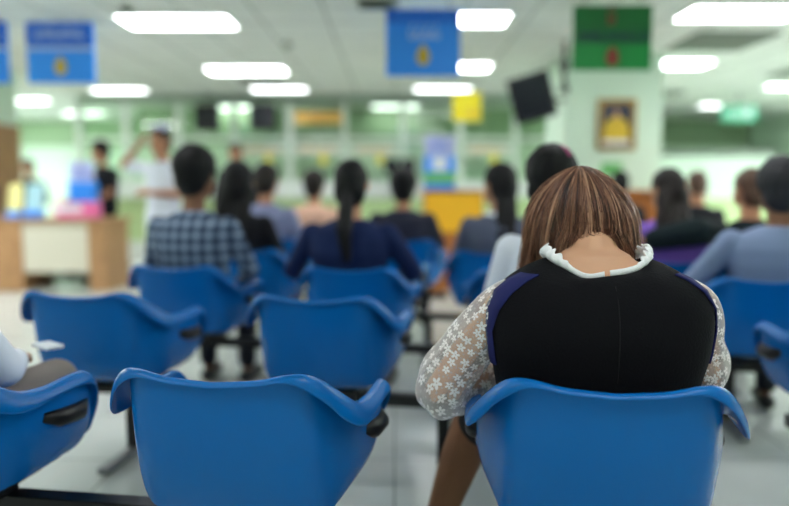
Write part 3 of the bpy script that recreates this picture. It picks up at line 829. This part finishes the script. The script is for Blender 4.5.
def person(label, loc, yaw=0, shirt='black_cloth', lower='trouser', hairm='hair_black', skin='skin_tan', hair='short', cat='person',
           k=1.0, w=1.0, standing=False, lean=0.0, headyaw=0.0, nod=0.0, arms=None, sleeves='long', voxel=.011, dress=False, legs=None, group=None, hs=1.0, face=False, collar=None, extra=None, sr=1.0):
    t = empty('person', loc, yaw); tag(t, label, cat, group)
    off = 0.42 if standing else 0.0
    zb = 0.44
    def Zt(z): return zb + (z - zb) * k + off
    def Q(x, y, z):      # torso space to local with forward lean
        zz = (z - .5) * k; return Vector((x * w, y + lean * max(0, zz), .5 + zz + off - 0.25 * abs(lean) * lean * max(0, zz)))
    tors = [(.44, .155, .105, .0), (.52, .175, .12, .0), (.62, .155, .115, -.005), (.74, .158, .115, -.02), (.86, .178, .118, -.03), (.94, .182, .108, -.03), (.99, .165, .09, -.028), (1.025, .11, .072, -.02), (1.05, .062, .058, -.012)]
    def torso(bm, inf, upto=9):
        rr = []
        for (z, a, b, yc) in tors[:upto]:
            q = Q(0, yc, z); rr.append((q.z, a * w + inf, b * (0.5 + 0.5 * w) + inf, q.y))
        loft(bm, rr, 28, 2.3)
    hc = Q(0, 0.035, 1.235); hc.y += nod * 0.05; hc.z -= nod * 0.04
    HM = Matrix.Translation(hc) @ Matrix.Rotation(headyaw, 4, 'Z') @ Matrix.Rotation(-nod, 4, 'X') @ Matrix.Scale(hs, 4)
    def HP(x, y, z): return HM @ Vector((x, y, z))
    rot = HM.to_3x3().to_4x4(); rn = Matrix.Rotation(headyaw, 4, 'Z') @ Matrix.Rotation(-nod, 4, 'X')
    sh = {s: Q(s * .178, -.025, .965) for s in (-1, 1)}
    A_ = {}
    for s in (-1, 1):
        if arms and s in arms:
            el, wr = Vector(arms[s][0]), Vector(arms[s][1])
            if len(arms[s]) > 2: hd = Vector(arms[s][2])
            else: hd = wr - el
        elif standing: el, wr = Vector((s * .24 * w, -.0, 1.12)), Vector((s * .25 * w, .06, .88)); hd = Vector((0, 0.2, -1))
        else: el, wr = Vector((s * .255 * w, .03, .73)), Vector((s * .13, .27, .64)); hd = wr - el
        A_[s] = (el, wr, hd)
    if legs: Lg = legs
    elif standing: Lg = {s: (Vector((s * .085, 0, .93)), Vector((s * .09, .01, .50)), Vector((s * .09, -.01, .09)), Vector((s * .105, .13, .035))) for s in (-1, 1)}
    else: Lg = {s: (Vector((s * .085, .02, .53)), Vector((s * .13, .42, .51)), Vector((s * .125, .42, .10)), Vector((s * .14, .56, .035))) for s in (-1, 1)}
    # body
    bm = bmesh.new(); torso(bm, -0.006)
    cap(bm, Q(0, -.015, 1.02), HP(0, -.015, -.07), .060, .057)
    ell(bm, HP(0, -.005, .02), (.076 * hs, .095 * hs, .100 * hs), rn); ell(bm, HP(0, .035, -.045), (.058 * hs, .062 * hs, .07 * hs), rn)
    cap(bm, HP(0, .085, .0), HP(0, .108, -.025), .011, .014, n=8)
    for s in (-1, 1):
        ell(bm, HP(s * .08, .0, -.005), (.012, .02, .032), rn, 10)
        el, wr, hd = A_[s]
        cap(bm, sh[s], el, .047, .038); cap(bm, el, wr, .039, .026)
        hand(bm, wr, hd, (0, -.2, 1) if not standing else (s, 0, 0.1), 1.0, -s)
        h_, kn, an, to = Lg[s]
        cap(bm, h_, kn, .078, .056); cap(bm, kn, kn.lerp(an, .35), .054, .053); cap(bm, kn.lerp(an, .35), an, .053, .034); cap(bm, an - Vector((0, 0.02, .045)), to, .033, .028)
    mobj('body', remesh(bm, voxel, 3), skin, t)
    # shirt
    bm = bmesh.new(); torso(bm, .012, 9)
    for s in (-1, 1):
        el, wr, hd = A_[s]
        if sleeves == 'long': q = sr if s < 0 else 1; cap(bm, sh[s], el, .063, .052 * q); cap(bm, el, el.lerp(wr, .92), .052 * q, .040 * q)
        elif sleeves == 'short': cap(bm, sh[s], sh[s].lerp(el, .68), .064, .060)
    if dress:
        if standing: loft(bm, [(.52, .165, .15, .0), (.75, .165, .14, 0), (.95, .165, .13, 0)], 28, 2.2)
    mobj('dress' if dress else 'shirt', remesh(bm, voxel * 1.05, 4), shirt, t)
    if not dress:
        bm = bmesh.new()
        q = Q(0, 0, .44); loft(bm, [(zb + off - .0, .165 * w, .118, .005), (.55 + off, .180 * w, .130, .0), (.60 + off, .168 * w, .126, 0)], 28, 2.3)
        for s in (-1, 1):
            h_, kn, an, to = Lg[s]
            cap(bm, h_, kn, .088, .068); cap(bm, kn, kn.lerp(an, .9), .068, .055)
        mobj('trousers', remesh(bm, voxel * 1.05, 4), lower, t)
    for s in (-1, 1):
        h_, kn, an, to = Lg[s]
        bm = bmesh.new(); cap(bm, Vector((an.x, an.y - .03, .045)) if an.z < .2 else an - Vector((0, .03, .05)), to + Vector((0, .02, .008)), .043, .038)
        mobj('shoe', remesh(bm, .01, 2), 'shoe', t)
    # hair
    bm = bmesh.new()
    if hair != 'none':
        ell(bm, HP(0, -.016, .035), (.087 * hs, .100 * hs, .098 * hs), rn); ell(bm, HP(0, -.045, -.01), (.082 * hs, .072 * hs, .09 * hs), rn)
        if hair == 'short': ell(bm, HP(0, -.05, -.045), (.066 * hs, .052 * hs, .055 * hs), rn)
        if hair == 'full':
            ell(bm, HP(0, -.02, .04), (.099 * hs, .108 * hs, .105 * hs), rn); ell(bm, HP(0, -.055, -.03), (.088, .06, .085), rn)
        if hair in ('pony', 'long', 'bun'): ell(bm, HP(0, -.05, -.03), (.084 * hs, .062 * hs, .085 * hs), rn)
        if hair == 'pony':
            cap(bm, HP(0, -.10, -.04), HP(0, -.135, -.10), .028, .036)
            cap(bm, HP(0, -.135, -.10), Q(0, -.17, 1.0), .040, .043); cap(bm, Q(0, -.17, 1.0), Q(.015, -.175, .84), .043, .020)
        if hair == 'long':
            for s in (-.06, 0, .06): cap(bm, HP(s, -.05, -.03), Q(s * 1.3, -.14, .93), .045, .03)
        if hair == 'bun':
            ell(bm, HP(0, -.10, .06), (.06, .055, .055), rn)
        if hair == 'side_long':
            for s in (-1, 0, 1): cap(bm, HP(.03 * s, -.06, -.02), Q(.05 + .04 * s, -.13, .90), .042, .034)
        me = remesh(bm, voxel * .95, 2)
        for v in me.vertices:
            nz = noise.noise(Vector((v.co.x * 40, v.co.y * 40, v.co.z * 12)))
            v.co += v.normal * nz * .006
        mobj('hair', me, hairm, t)
    if face:
        for s in (-1, 1): obj('eye', ell(bmesh.new(), HP(s * .032, .083, .005), (.012, .008, .007), rn, 10), 'eye', t, smooth=True)
        obj('mouth', ell(bmesh.new(), HP(0, .098, -.062), (.022, .006, .006), rn, 10), 'lip', t, smooth=True)
    if collar:
        bm = bmesh.new(); cs = [Q(0, -.015, 1.02) + Vector((.075 * cos(a), .072 * sin(a), .018)) for a in [2 * pi * i / 20 for i in range(21)]]
        tube(bm, cs, .02, 8); obj('collar', bm, collar, t, smooth=True)
    if extra: extra(t, HP, Q)
    return t

V = Vector
# third row
person('man in blue grey plaid shirt with thick black hair, seen from behind', sit(3, -1.125), YAW, shirt='plaid', hair='full', skin='skin_dark', k=1.04, w=1.12, headyaw=-.2, hs=1.2,
       arms={-1: (V((-.29, .06, .74)), V((-.16, .3, .66))), 1: (V((.29, .06, .74)), V((.16, .3, .66)))})
person('ponytailed woman in a navy top, seated from behind', sit(3, -.265), YAW, shirt='navy', hair='pony', w=1.14, k=.965, hs=1.08, skin='skin_tan',
       arms={-1: (V((-.34, .05, .74)), V((-.16, .28, .66))), 1: (V((.34, .05, .74)), V((.18, .28, .66)))})
# fourth
def p2x(t, HP, Q): pass
person('person in black with black hair, right beside the plaid man', sit(4, -1.11, .18), YAW, shirt='black_cloth', hair='long', w=1.15, k=.97, hs=1.32, headyaw=.3, skin='skin_tan')
person('long dark haired person in grey looking left, by the podium', sit(4, .66), YAW, shirt='grey_cloth', hair='side_long', w=1.06, k=.96, headyaw=.7, skin='skin_tan', collar='white_cloth', hs=1.22)
# fifth
def strap(t, HP, Q):
    bm = bmesh.new(); pts = [Q(-.12, .11, .9), Q(-.11, .0, 1.035), Q(-.09, -.13, 1.0), Q(.0, -.175, .86), Q(.13, -.165, .7), Q(.18, -.1, .6)]
    tube(bm, catmull(pts, 4), .014, 8); obj('bag_strap', bm, 'strap', t, smooth=True)
person('man in lavender grey shirt with a brown bag strap across his back', sit(5, -1.09), YAW, shirt='lav', hair='short', hairm='hair_dark', k=1.02, w=1.15, hs=1.2, extra=strap)
person('short haired person in charcoal top, left of the podium', sit(5, .04), YAW, shirt='dark_cloth', hair='full', hairm='hair_black', w=1.18, k=.94, hs=1.2)
person('person in peach top, small, between two darker heads', sit(6, -.80), YAW, shirt='peach', hair='full', hairm='hair_dark', w=1.05, k=.97, hs=1.15, voxel=.013)
# second row, behind the bent woman
def scr(t, HP, Q):
    bm = bmesh.new()
    pts = [HP(.03 + .035 * cos(a), -.055 + .012 * sin(a), .085 + .035 * sin(a)) for a in [2 * pi * i / 24 for i in range(25)]]
    tube(bm, pts, [.014 + .004 * (i % 2) for i in range(25)], 8); obj('scrunchie', bm, 'magenta', t, smooth=True)
    bm = bmesh.new(); ell(bm, HP(.015, -.05, .085), (.07, .05, .045)); o = obj('hair_bun', bm, 'hair_black', t, smooth=True)
person('person in white with black hair and a magenta scrunchie, behind the bent woman', sit(2, .585), YAW, shirt='white_cloth', hair='full', k=.98, w=.88, headyaw=-.3, skin='skin_tan', extra=scr, hs=1.04, voxel=.009)
# right block
person('grey haired man in a blue grey shirt at the right edge', (1.83, 3.32, 0), YAW, shirt='bluegrey', lower='trouser', hair='full', hairm='hair_grey', k=.94, w=1.26, skin='skin_dark', hs=1.12, voxel=.010,
       arms={-1: (V((-.40, .04, .70)), V((-.30, .3, .66))), 1: (V((.36, .04, .74)), V((.25, .3, .66)))})
person('woman in purple with dark brown hair, seated by the pillar counter', (1.61, 4.13, 0), YAW, shirt='purple', hair='long', hairm='hair_dark', k=.93, w=.95, headyaw=.5, nod=.15, hs=1.05)
person('person in dark green black jacket with an arm round the woman in purple', (2.08, 4.10, 0), YAW, shirt='teal_black', hair='bun', hairm='hair_brown', k=.93, w=.95, headyaw=.5, sr=1.6,
       arms={-1: (V((-.36, -.25, .95)), V((-.60, -.23, .90)), V((-1, .1, -.1))), 1: (V((.27, .03, .73)), V((.13, .27, .64)))})
person('brown haired head and shoulders far behind the purple woman', (2.72, 6.3, 0), shirt='black_cloth', hair='short', hairm='hair_brown', k=.98, w=1.0, voxel=.013)
person('dark haired person before the pillar, right of the bent woman', (2.22, 6.9, 0), shirt='black_cloth', hair='short', hairm='hair_black', k=1.0, voxel=.013)
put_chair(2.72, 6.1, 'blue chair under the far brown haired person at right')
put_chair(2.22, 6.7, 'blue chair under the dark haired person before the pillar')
bench(1.95, 2.5, 6.7, (2.22,), 'short black beam under the chair before the pillar')
bench(2.5, 3.0, 6.1, (2.72,), 'short black beam under the far right chair')
# person at lower left, legs crossed, sitting in the row of the camera's first chairs
person('person at the left edge in pale shirt and taupe trousers, knee raised', sit(1, -1.37), YAW, shirt='white_cloth', lower='taupe', hair='short', k=1.0, w=.95, lean=-.05, voxel=.009,
       arms={1: (V((.25, .12, .70)), V((.13, .32, .67))), -1: (V((-.25, .03, .73)), V((-.1, .27, .64)))},
       legs={1: (V((.09, .02, .53)), V((.18, .44, .58)), V((-.12, .60, .33)), V((-.16, .72, .25))), -1: (V((-.085, .02, .53)), V((-.10, .42, .505)), V((-.1, .40, .10)), V((-.12, .54, .035)))})
# a folded paper resting by the knee
bm = B((-.03, .03, -.04, .04, 0, .012)); o = obj('folded_paper', bm, 'paper', bevel=.003); o.location = (-1.13, 2.24, .68); o.rotation_euler = (R(-6), R(10), R(-15)); tag(o, 'white folded paper on the raised taupe knee, left edge', 'paper')

# standing staff
def cap_(t, HP, Q):
    bm = bmesh.new(); loft(bm, [(0, .07, .05, 0), (.05, .085, .045, .0)], 20, 2.6); o = obj('nurse_cap', bm, 'lilac', t, smooth=False); o.location = HP(0, -.02, .10)
person('standing woman in white uniform and cap with a hand raised to her head', (-2.09, 6.35, 0), R(165), shirt='white_cloth', hair='bun', hairm='hair_dark', skin='skin_tan', standing=True, k=.93, w=.9, face=True, dress=True, sleeves='short',
       arms={1: (V((.37, .05, 1.40)), V((.19, .09, 1.55)), V((-.5, 0, .8))), -1: (V((-.24, .02, 1.13)), V((-.02, .22, 1.15)), V((1, .1, 0)))}, extra=cap_)
person('standing woman in black leaning over the end of the oak desk', (-3.72, 8.98, 0), R(150), shirt='black_cloth', hair='full', hairm='hair_black', skin='skin_tan', standing=True, k=.98, w=1.1, hs=1.12, face=True, sleeves='short', voxel=.013,
       arms={1: (V((.22, .15, 1.14)), V((.16, .34, 1.0))), -1: (V((-.26, .12, 1.12)), V((-.12, .34, 1.0)))})
person('seated clerk in black behind the brochure stands', (-5.5, 10.6, .26), R(180), shirt='black_cloth', hair='short', hairm='hair_black', face=True, voxel=.014, w=.95)
person('seated clerk with brown hair behind the pink carton', (-4.15, 9.3, .08), R(170), shirt='taupe', hair='full', hairm='hair_dark', face=True, voxel=.014, k=.95, w=.95)
person('standing person in dark clothes facing the camera, behind the plaid man', (-1.93, 8.6, 0), R(180), shirt='black_cloth', hair='short', hairm='hair_dark', face=True, standing=True, voxel=.014, k=.93)
def stool(x, y, zz, lab):
    t = empty('clerk_stool', (x, y, 0)); tag(t, lab, 'stool')
    bm = bmesh.new(); tube(bm, [(0, 0, .35 + zz), (0, 0, .425 + zz)], .19, 24); obj('cushion', bm, 'casing', t)
    obj('post', tube(bmesh.new(), [(0, 0, .03), (0, 0, .35 + zz)], .025, 12), 'grey_metal', t)
    bm = bmesh.new(); tube(bm, [(0, 0, 0), (0, 0, .03)], .2, 24); obj('base', bm, 'casing', t)
stool(-5.5, 10.6, .26, 'black stool under the clerk in black')
stool(-4.15, 9.3, .08, 'black stool under the brown haired clerk')

# ------------------------------------------------------------------ the bent woman
g = empty('person', (0, 0, 0)); tag(g, 'woman in black vest and sheer lace sleeves, head bent down, seated from behind', 'person')
cx = .494
TR = [(.455, .205, .135, 1.765), (.52, .215, .135, 1.745), (.62, .225, .130, 1.700), (.72, .245, .125, 1.672), (.80, .262, .127, 1.662), (.86, .270, .130, 1.662),
      (.915, .268, .128, 1.668), (.955, .250, .122, 1.678), (.982, .218, .112, 1.69), (1.004, .170, .100, 1.70), (1.022, .125, .088, 1.708)]
def Tsurf(z, phi, inf=0.0, e=2.25):
    """phi 0 = back (towards -y), 90deg = right"""
    for i in range(len(TR) - 1):
        if TR[i][0] <= z <= TR[i + 1][0]: break
    z0, z1 = TR[i][0], TR[i + 1][0]; s = (z - z0) / (z1 - z0)
    a, b, yc = [TR[i][j] * (1 - s) + TR[i + 1][j] * s for j in (1, 2, 3)]
    c, sn = sin(phi), -cos(phi); k = (abs(c) ** e + abs(sn) ** e) ** (-1 / e)
    return V((cx + (a + inf) * c * k, yc + (b + inf) * sn * k, z))
# body
bm = bmesh.new()
loft(bm, [(z, a - .012 - (.02 if z > .96 else 0), b - .012 - (.024 if z > .96 else 0), yc, cx) for (z, a, b, yc) in TR] + [(1.035, .085, .062, 1.725, cx), (1.05, .060, .058, 1.75, cx)], 36, 2.25)
cap(bm, (cx, 1.722, .965), (cx + .004, 1.80, 1.08), .072, .058); cap(bm, (cx, 1.735, .985), (cx + .004, 1.79, 1.09), .078, .056)
for s in (-1, 1): cap(bm, (cx, 1.712, .99), (cx + s * .14, 1.70, .935), .045, .035)
HMg = Matrix.Translation((cx + .008, 1.865, 1.125)) @ Matrix.Rotation(R(-50), 4, 'X')
rn = Matrix.Rotation(R(-50), 4, 'X')
def GH(x, y, z): return HMg @ V((x, y, z))
ell(bm, GH(0, -.01, .015), (.076, .094, .098), rn, 24); ell(bm, GH(0, .035, -.05), (.056, .06, .068), rn, 20)
cap(bm, GH(0, .085, .0), GH(0, .11, -.028), .010, .013)
for s in (-1, 1): ell(bm, GH(s * .078, .0, -.01), (.012, .02, .03), rn, 12)
SHL, ELL_, WRL = V((cx - .225, 1.695, .915)), V((.118, 1.765, .680)), V((.40, 2.00, .70))
SHR, ELR, WRR = V((cx + .238, 1.69, .915)), V((.800, 1.77, .71)), V((.60, 2.00, .70))
for a, b, c in ((SHL, ELL_, WRL), (SHR, ELR, WRR)):
    cap(bm, a, b, .052, .040); cap(bm, b, c, .041, .026)
hand(bm, WRL, (.55, .35, .12), (-.35, -.3, .9), .95, -1, 0.7); hand(bm, WRR, (-.55, .35, .12), (.35, -.3, .9), .95, 1, 0.7)
LEG = {-1: (V((.405, 1.79, .515)), V((.255, 2.13, .490)), V((.13, 2.16, .10)), V((.09, 2.29, .04))), 1: (V((.585, 1.79, .535)), V((.70, 2.16, .51)), V((.72, 2.18, .10)), V((.74, 2.32, .04)))}
for s in (-1, 1):
    h_, kn, an, to = LEG[s]
    cap(bm, h_, kn, .088, .062); cap(bm, kn, kn.lerp(an, .35), .060, .060); cap(bm, kn.lerp(an, .35), an, .060, .036); cap(bm, an - V((0, .03, .05)), to, .034, .028)
mobj('body', remesh(bm, .0065, 4), 'skin', g)
for s in (-1, 1): obj('eye', ell(bmesh.new(), GH(s * .031, .084, .0), (.012, .007, .006), rn, 10), 'eye', g, smooth=True)
obj('mouth', ell(bmesh.new(), GH(0, .094, -.065), (.021, .006, .006), rn, 10), 'lip', g, smooth=True)
# vest: open loft with dipped neckline at the back
def neckline(phi):
    c = cos(phi)
    q = (phi + pi) % (2 * pi) - pi; z = 1.030 - .036 * max(0, c) ** 1.3 - .013 * math.exp(-((q + .38) / .30) ** 2) - .03 * max(0, -c)
    a, b, yc = .116, .092, 1.712
    return V((cx + a * sin(phi), yc - b * c, z))
bm = bmesh.new(); n = 72; rings = []
zs = [.46, .50, .56, .62, .68, .74, .79, .83, .87, .90, .925, .95, .968, .982]
for z in zs: rings.append([bm.verts.new(Tsurf(z, 2 * pi * j / n) + V((0, -.0025 * sin(z * 60 + j * .3) * (1 if z < .8 else .3), 0))) for j in range(n)])
for s in (.4, .75, 1.0):
    rg = []
    for j in range(n):
        ph = 2 * pi * j / n; p = Tsurf(.982, ph); q = neckline(ph); m = p.lerp(q, s); m.z += .008 * sin(pi * s) * 1.0
        rg.append(bm.verts.new(m))
    rings.append(rg)
for a, b in zip(rings, rings[1:]):
    for j in range(n): bm.faces.new((a[j], a[(j + 1) % n], b[(j + 1) % n], b[j]))
bm.faces.new(rings[0][::-1])
vest = obj('vest', bm, 'vest', g, smooth=True)
md = vest.modifiers.new('s', 'SUBSURF'); md.levels = 1; md.render_levels = 1
# back seam and button
bm = bmesh.new(); pts = [Tsurf(z, 0.03, .0002) for z in (.76, .80, .85, .90, .94, .975)]; tube(bm, pts, .0014, 6); obj('back_seam', bm, 'line', vest)
obj('button', ell(bmesh.new(), neckline(0.06) + V((0, -.006, -.002)), (.006, .004, .006), None, 10), 'beige', vest, smooth=True)
# navy armhole trim
for s in (-1, 1):
    bm = bmesh.new(); rows = []
    for i in range(17):
        q = i / 16; z = .995 - .215 * q
        c0 = R(64) + R(22) * min(1, q * 1.6); wd = R(13) if s < 0 else R(8)
        rows.append([bm.verts.new(Tsurf(z, s * (c0 + wd * (u - .5) * 2), .0035)) for u in (0, .33, .66, 1)])
    for a, b in zip(rows, rows[1:]):
        for k in range(3): bm.faces.new((a[k], a[k + 1], b[k + 1], b[k]))
    o = obj('armhole_trim', bm, 'navy_trim', vest, smooth=True); sd = o.modifiers.new('t', 'SOLIDIFY'); sd.thickness = .004; sd.offset = 0
# ruffle collar
bm = bmesh.new(); n = 360; rows = [[] for _ in range(5)]
for j in range(n + 1):
    ph = R(3) + (2 * pi - R(6)) * j / n; p = neckline(ph)
    o_ = V((sin(ph), -cos(ph), 0)); side = abs(sin(ph))
    sp = min(1, max(0, side - .62) / .25); hh = .017 + .015 * sp; wv = sin(ph * 40 + 1.5 * sin(ph * 9)) * (.08 + .75 * sp)
    for k in range(5):
        u = k / 4
        rows[k].append(bm.verts.new(p + o_ * (.006 + (.004 + .008 * sp) * sin(pi * u) + wv * .007 * u) + V((0, 0, -.002 + hh * u + .004 * sin(ph * 31) * u * sp))))
for a, b in zip(rows, rows[1:]):
    for j in range(n): bm.faces.new((a[j], a[j + 1], b[j + 1], b[j]))
o = obj('ruffle_collar', bm, 'ruffle', g, smooth=True); sd = o.modifiers.new('t', 'SOLIDIFY'); sd.thickness = .003
# sleeves with UVs
def sleeve(pts, rad, name='lace_sleeve'):
    pts = catmull([V(p) for p in pts], 8); rr = catmull([V((r, 0, 0)) for r in rad], 8); rr = [q.x for q in rr]
    bm = bmesh.new(); uvl = bm.loops.layers.uv.new('UVMap'); n = 40; rings = []; pu = None; acc = [0]
    for i in range(1, len(pts)): acc.append(acc[-1] + (pts[i] - pts[i - 1]).length)
    for i, p in enumerate(pts):
        d = (pts[min(i + 1, len(pts) - 1)] - pts[max(i - 1, 0)]).normalized()
        u, v = frame(d)
        if pu is not None: u = (pu - d * pu.dot(d)).normalized(); v = u.cross(d).normalized()
        pu = u; rg = []
        for j in range(n):
            a = 2 * pi * j / n
            fold = 1 + .045 * sin(a * 7 + i * .25) * min(1, i / 12) + .06 * noise.noise(V((cos(a) * 2, sin(a) * 2, i * .22)))
            rg.append(bm.verts.new(p + (u * cos(a) + v * sin(a)) * rr[i] * fold))
        rings.append(rg)
    for i in range(len(rings) - 1):
        a, b = rings[i], rings[i + 1]
        for j in range(n):
            f = bm.faces.new((a[j], a[(j + 1) % n], b[(j + 1) % n], b[j]))
            cir = 2 * pi * .06
            uvs = ((j / n * cir, acc[i]), ((j + 1) / n * cir, acc[i]), ((j + 1) / n * cir, acc[i + 1]), (j / n * cir, acc[i + 1]))
            for lp, q in zip(f.loops, uvs): lp[uvl].uv = q
    return obj(name, bm, 'lace', g, smooth=True)
sleeve([SHL + V((.05, 0, .03)), SHL + V((-.01, 0, -.01)), SHL.lerp(ELL_, .5) + V((-.008, 0, 0)), ELL_ + V((.006, -.01, .02)), ELL_ + V((.03, .03, -.018)), ELL_.lerp(WRL, .45), WRL], [.045, .058, .066, .070, .064, .052, .036])
sleeve([SHR + V((-.05, 0, .03)), SHR + V((.006, 0, -.01)), SHR.lerp(ELR, .5), ELR + V((-.004, -.01, .02)), ELR + V((-.03, .03, -.015)), ELR.lerp(WRR, .45), WRR], [.045, .056, .058, .058, .056, .050, .036])
# skirt
bm = bmesh.new()
loft(bm, [(.455, .218, .15, 1.775, cx), (.52, .226, .148, 1.755, cx), (.60, .224, .140, 1.715, cx)], 36, 2.3)
for s in (-1, 1):
    h_, kn, an, to = LEG[s]; cap(bm, h_, h_.lerp(kn, .86), .098, .083)
cap(bm, LEG[-1][0].lerp(LEG[-1][1], .6), LEG[1][0].lerp(LEG[1][1], .6), .07, .07)
mobj('skirt', remesh(bm, .008, 4), 'skirt', g)
bm = bmesh.new()
for s in (-1, 1):
    h_, kn, an, to = LEG[s]; q = kn.lerp(an, .35)
    cap(bm, h_.lerp(kn, .7), kn, .074, .067); cap(bm, kn, q, .066, .066); cap(bm, q, an, .066, .042)
mobj('stockings', remesh(bm, .008, 4), 'stocking', g)
for s in (-1, 1):
    h_, kn, an, to = LEG[s]; bm = bmesh.new(); cap(bm, V((an.x, an.y - .03, .045)), to + V((0, .02, .005)), .041, .036); mobj('shoe', remesh(bm, .008, 2), 'shoe', g)

# hair: under-shell plus strands
HC = V((cx + .012, 1.862, 1.115))
def zend(ph):
    d_ = math.degrees(ph)
    tab = [(-180, .95), (-120, .93), (-85, .925), (-65, .945), (-50, .975), (-37, 1.008), (-25, 1.044), (-12, 1.072), (12, 1.072), (25, 1.044), (37, 1.008), (50, .985), (75, .975), (100, .965), (140, .95), (180, .95)]
    for (a, za), (b, zb_) in zip(tab, tab[1:]):
        if a <= d_ <= b: return za + (zb_ - za) * (d_ - a) / (b - a)
    return .95
CR = V((cx - .010, 1.845, 1.248))     # crown whorl
def hp(ph, t, lift=0.0):
    """t 0 crown .. 1 tip"""
    ze = zend(ph); side = abs(sin(ph)); bk = max(0, cos(ph))
    rx = .140 if ph < 0 else .124; ry = .132
    if t < .62:
        a = t / .62 * (pi / 2); f = sin(a) ** 1.5; z = 1.248 - (1.248 - 1.085) * (1 - cos(a))
    else:
        q = (t - .62) / .38; f = 1 + (.13 * side - .05 * bk) * q - .03 * q * q; z = 1.085 + (ze - 1.085) * q
    x = HC.x + rx * sin(ph) * f * (1.0 if ph > 0 else 1.05)
    y = HC.y - ry * cos(ph) * f
    p = V((x, y, z))
    p.x += (CR.x - HC.x) * (1 - f); p.y += (CR.y - HC.y) * (1 - f) if f < 1 else 0
    n_ = V((sin(ph) * f, -cos(ph) * f, .9 * (1 - min(1, f)) + .1)).normalized()
    return p + n_ * (lift + .014 * noise.noise(V((ph * 2.0, t * 2.6, 4.2))) * min(1, t * 3))
bm = bmesh.new(); att = bm.verts.layers.float.new('strand')
n = 96; rings = []
for i in range(26):
    t_ = .02 + .96 * i / 25; rg = []
    for j in range(n):
        ph = -pi + 2 * pi * j / n
        v = bm.verts.new(hp(ph, t_, -.014)); v[att] = .12; rg.append(v)
    rings.append(rg)
for a, b in zip(rings, rings[1:]):
    for j in range(n): bm.faces.new((a[j], a[(j + 1) % n], b[(j + 1) % n], b[j]))
bm.faces.new(rings[0])
rnd = random.Random(3)
def strand(ph0, t0, t1, lift, r, col, twist, seg=13, tipout=0.0, wob=None):
    pts = []; wob = rnd.uniform(0, 6.28) if wob is None else wob
    for i in range(seg + 1):
        u = i / seg; t_ = t0 + (t1 - t0) * u
        ph = ph0 + twist * u * u + .05 * u * sin(u * 7 + wob)
        ph = (ph + pi) % (2 * pi) - pi
        pts.append(hp(ph, t_, lift * (0.4 + .6 * sin(pi * min(1, u * 1.1))) + tipout * u ** 3 + .002 * sin(u * 9 + wob)))
    prev = None
    for i, p in enumerate(pts):
        d = (pts[min(i + 1, seg)] - pts[max(i - 1, 0)]).normalized()
        if i == 0: u_, v_ = frame(d)
        else: u_ = (u_ - d * u_.dot(d)).normalized(); v_ = u_.cross(d).normalized()
        u = i / seg; rr = r * min(1, (u * 5 + .35)) * (1 - .85 * max(0, (u - .6) / .4))
        rg = []
        for k in range(3):
            a = 2 * pi * k / 3; v = bm.verts.new(p + (u_ * cos(a) + v_ * sin(a)) * rr)
            v[att] = max(0, min(1, col + .10 * sin(u * 3 + wob))); rg.append(v)
        if prev:
            for k in range(3): bm.faces.new((prev[k], prev[(k + 1) % 3], rg[(k + 1) % 3], rg[k])).smooth = True
        prev = rg
for c_ in range(560):       # locks
    ph = rnd.uniform(-pi, pi)
    if rnd.random() < .62: ph = rnd.uniform(-1.9, 1.9)
    col = rnd.choice((.12, .25, .35, .45, .55, .68, .9)); tw = rnd.uniform(-.30, .22) + .24 * sin(ph)
    t0 = rnd.choice((0.0, .01, .02, .04, .06)); t1 = rnd.uniform(.93, 1.05) if rnd.random() < .75 else rnd.uniform(.7, .9); lf = rnd.uniform(.0, .011); to_ = rnd.uniform(-.016, .018); wb = rnd.uniform(0, 6.28)
    for k in range(7):
        strand(ph + rnd.gauss(0, .022), t0 + rnd.uniform(0, .03), t1 + rnd.uniform(-.02, .03), lf + rnd.uniform(-.002, .003), rnd.uniform(.0007, .0016), min(1, max(0, col + rnd.gauss(0, .09))), tw + rnd.gauss(0, .02), tipout=to_, wob=wb + rnd.gauss(0, .25))
for c_ in range(120):       # stray hairs
    ph = rnd.uniform(-2.0, 2.0)
    strand(ph, rnd.uniform(0, .3), rnd.uniform(.8, 1.12), rnd.uniform(.006, .020), .0008, rnd.uniform(.2, .9), rnd.uniform(-.4, .4), tipout=rnd.uniform(-.02, .03))
hair = obj('hair', bm, 'girl_hair', g, keep=True)

# ------------------------------------------------------------------ camera, world, colour
cd = bpy.data.cameras.new('camera'); cam = bpy.data.objects.new('camera', cd); C.objects.link(cam)
cam.location = (0, 0, CAMZ); cam.rotation_euler = (pi / 2 - PITCH, 0, 0)
cd.sensor_width = 36; cd.lens = FPX / 789 * 36; cd.clip_start = 0.05; cd.clip_end = 60
cd.dof.use_dof = True; cd.dof.focus_distance = 1.62; cd.dof.aperture_fstop = cd.lens / 1000 / 0.038
bpy.context.scene.camera = cam
wd = bpy.data.worlds.new('world'); bpy.context.scene.world = wd; wd.use_nodes = True
wd.node_tree.nodes['Background'].inputs[0].default_value = (.8, .9, 1, 1); wd.node_tree.nodes['Background'].inputs[1].default_value = .5
sc = bpy.context.scene
sc.view_settings.view_transform = 'Standard'; sc.view_settings.look = 'None'; sc.view_settings.gamma = 1; sc.view_settings.use_curve_mapping = False
sc.view_settings.exposure = 0.46
sc.cycles.use_denoising = True
sc.cycles.max_bounces = 8; sc.cycles.diffuse_bounces = 5; sc.cycles.transparent_max_bounces = 16
sc.cycles.caustics_reflective = False; sc.cycles.caustics_refractive = False; sc.cycles.sample_clamp_indirect = 6
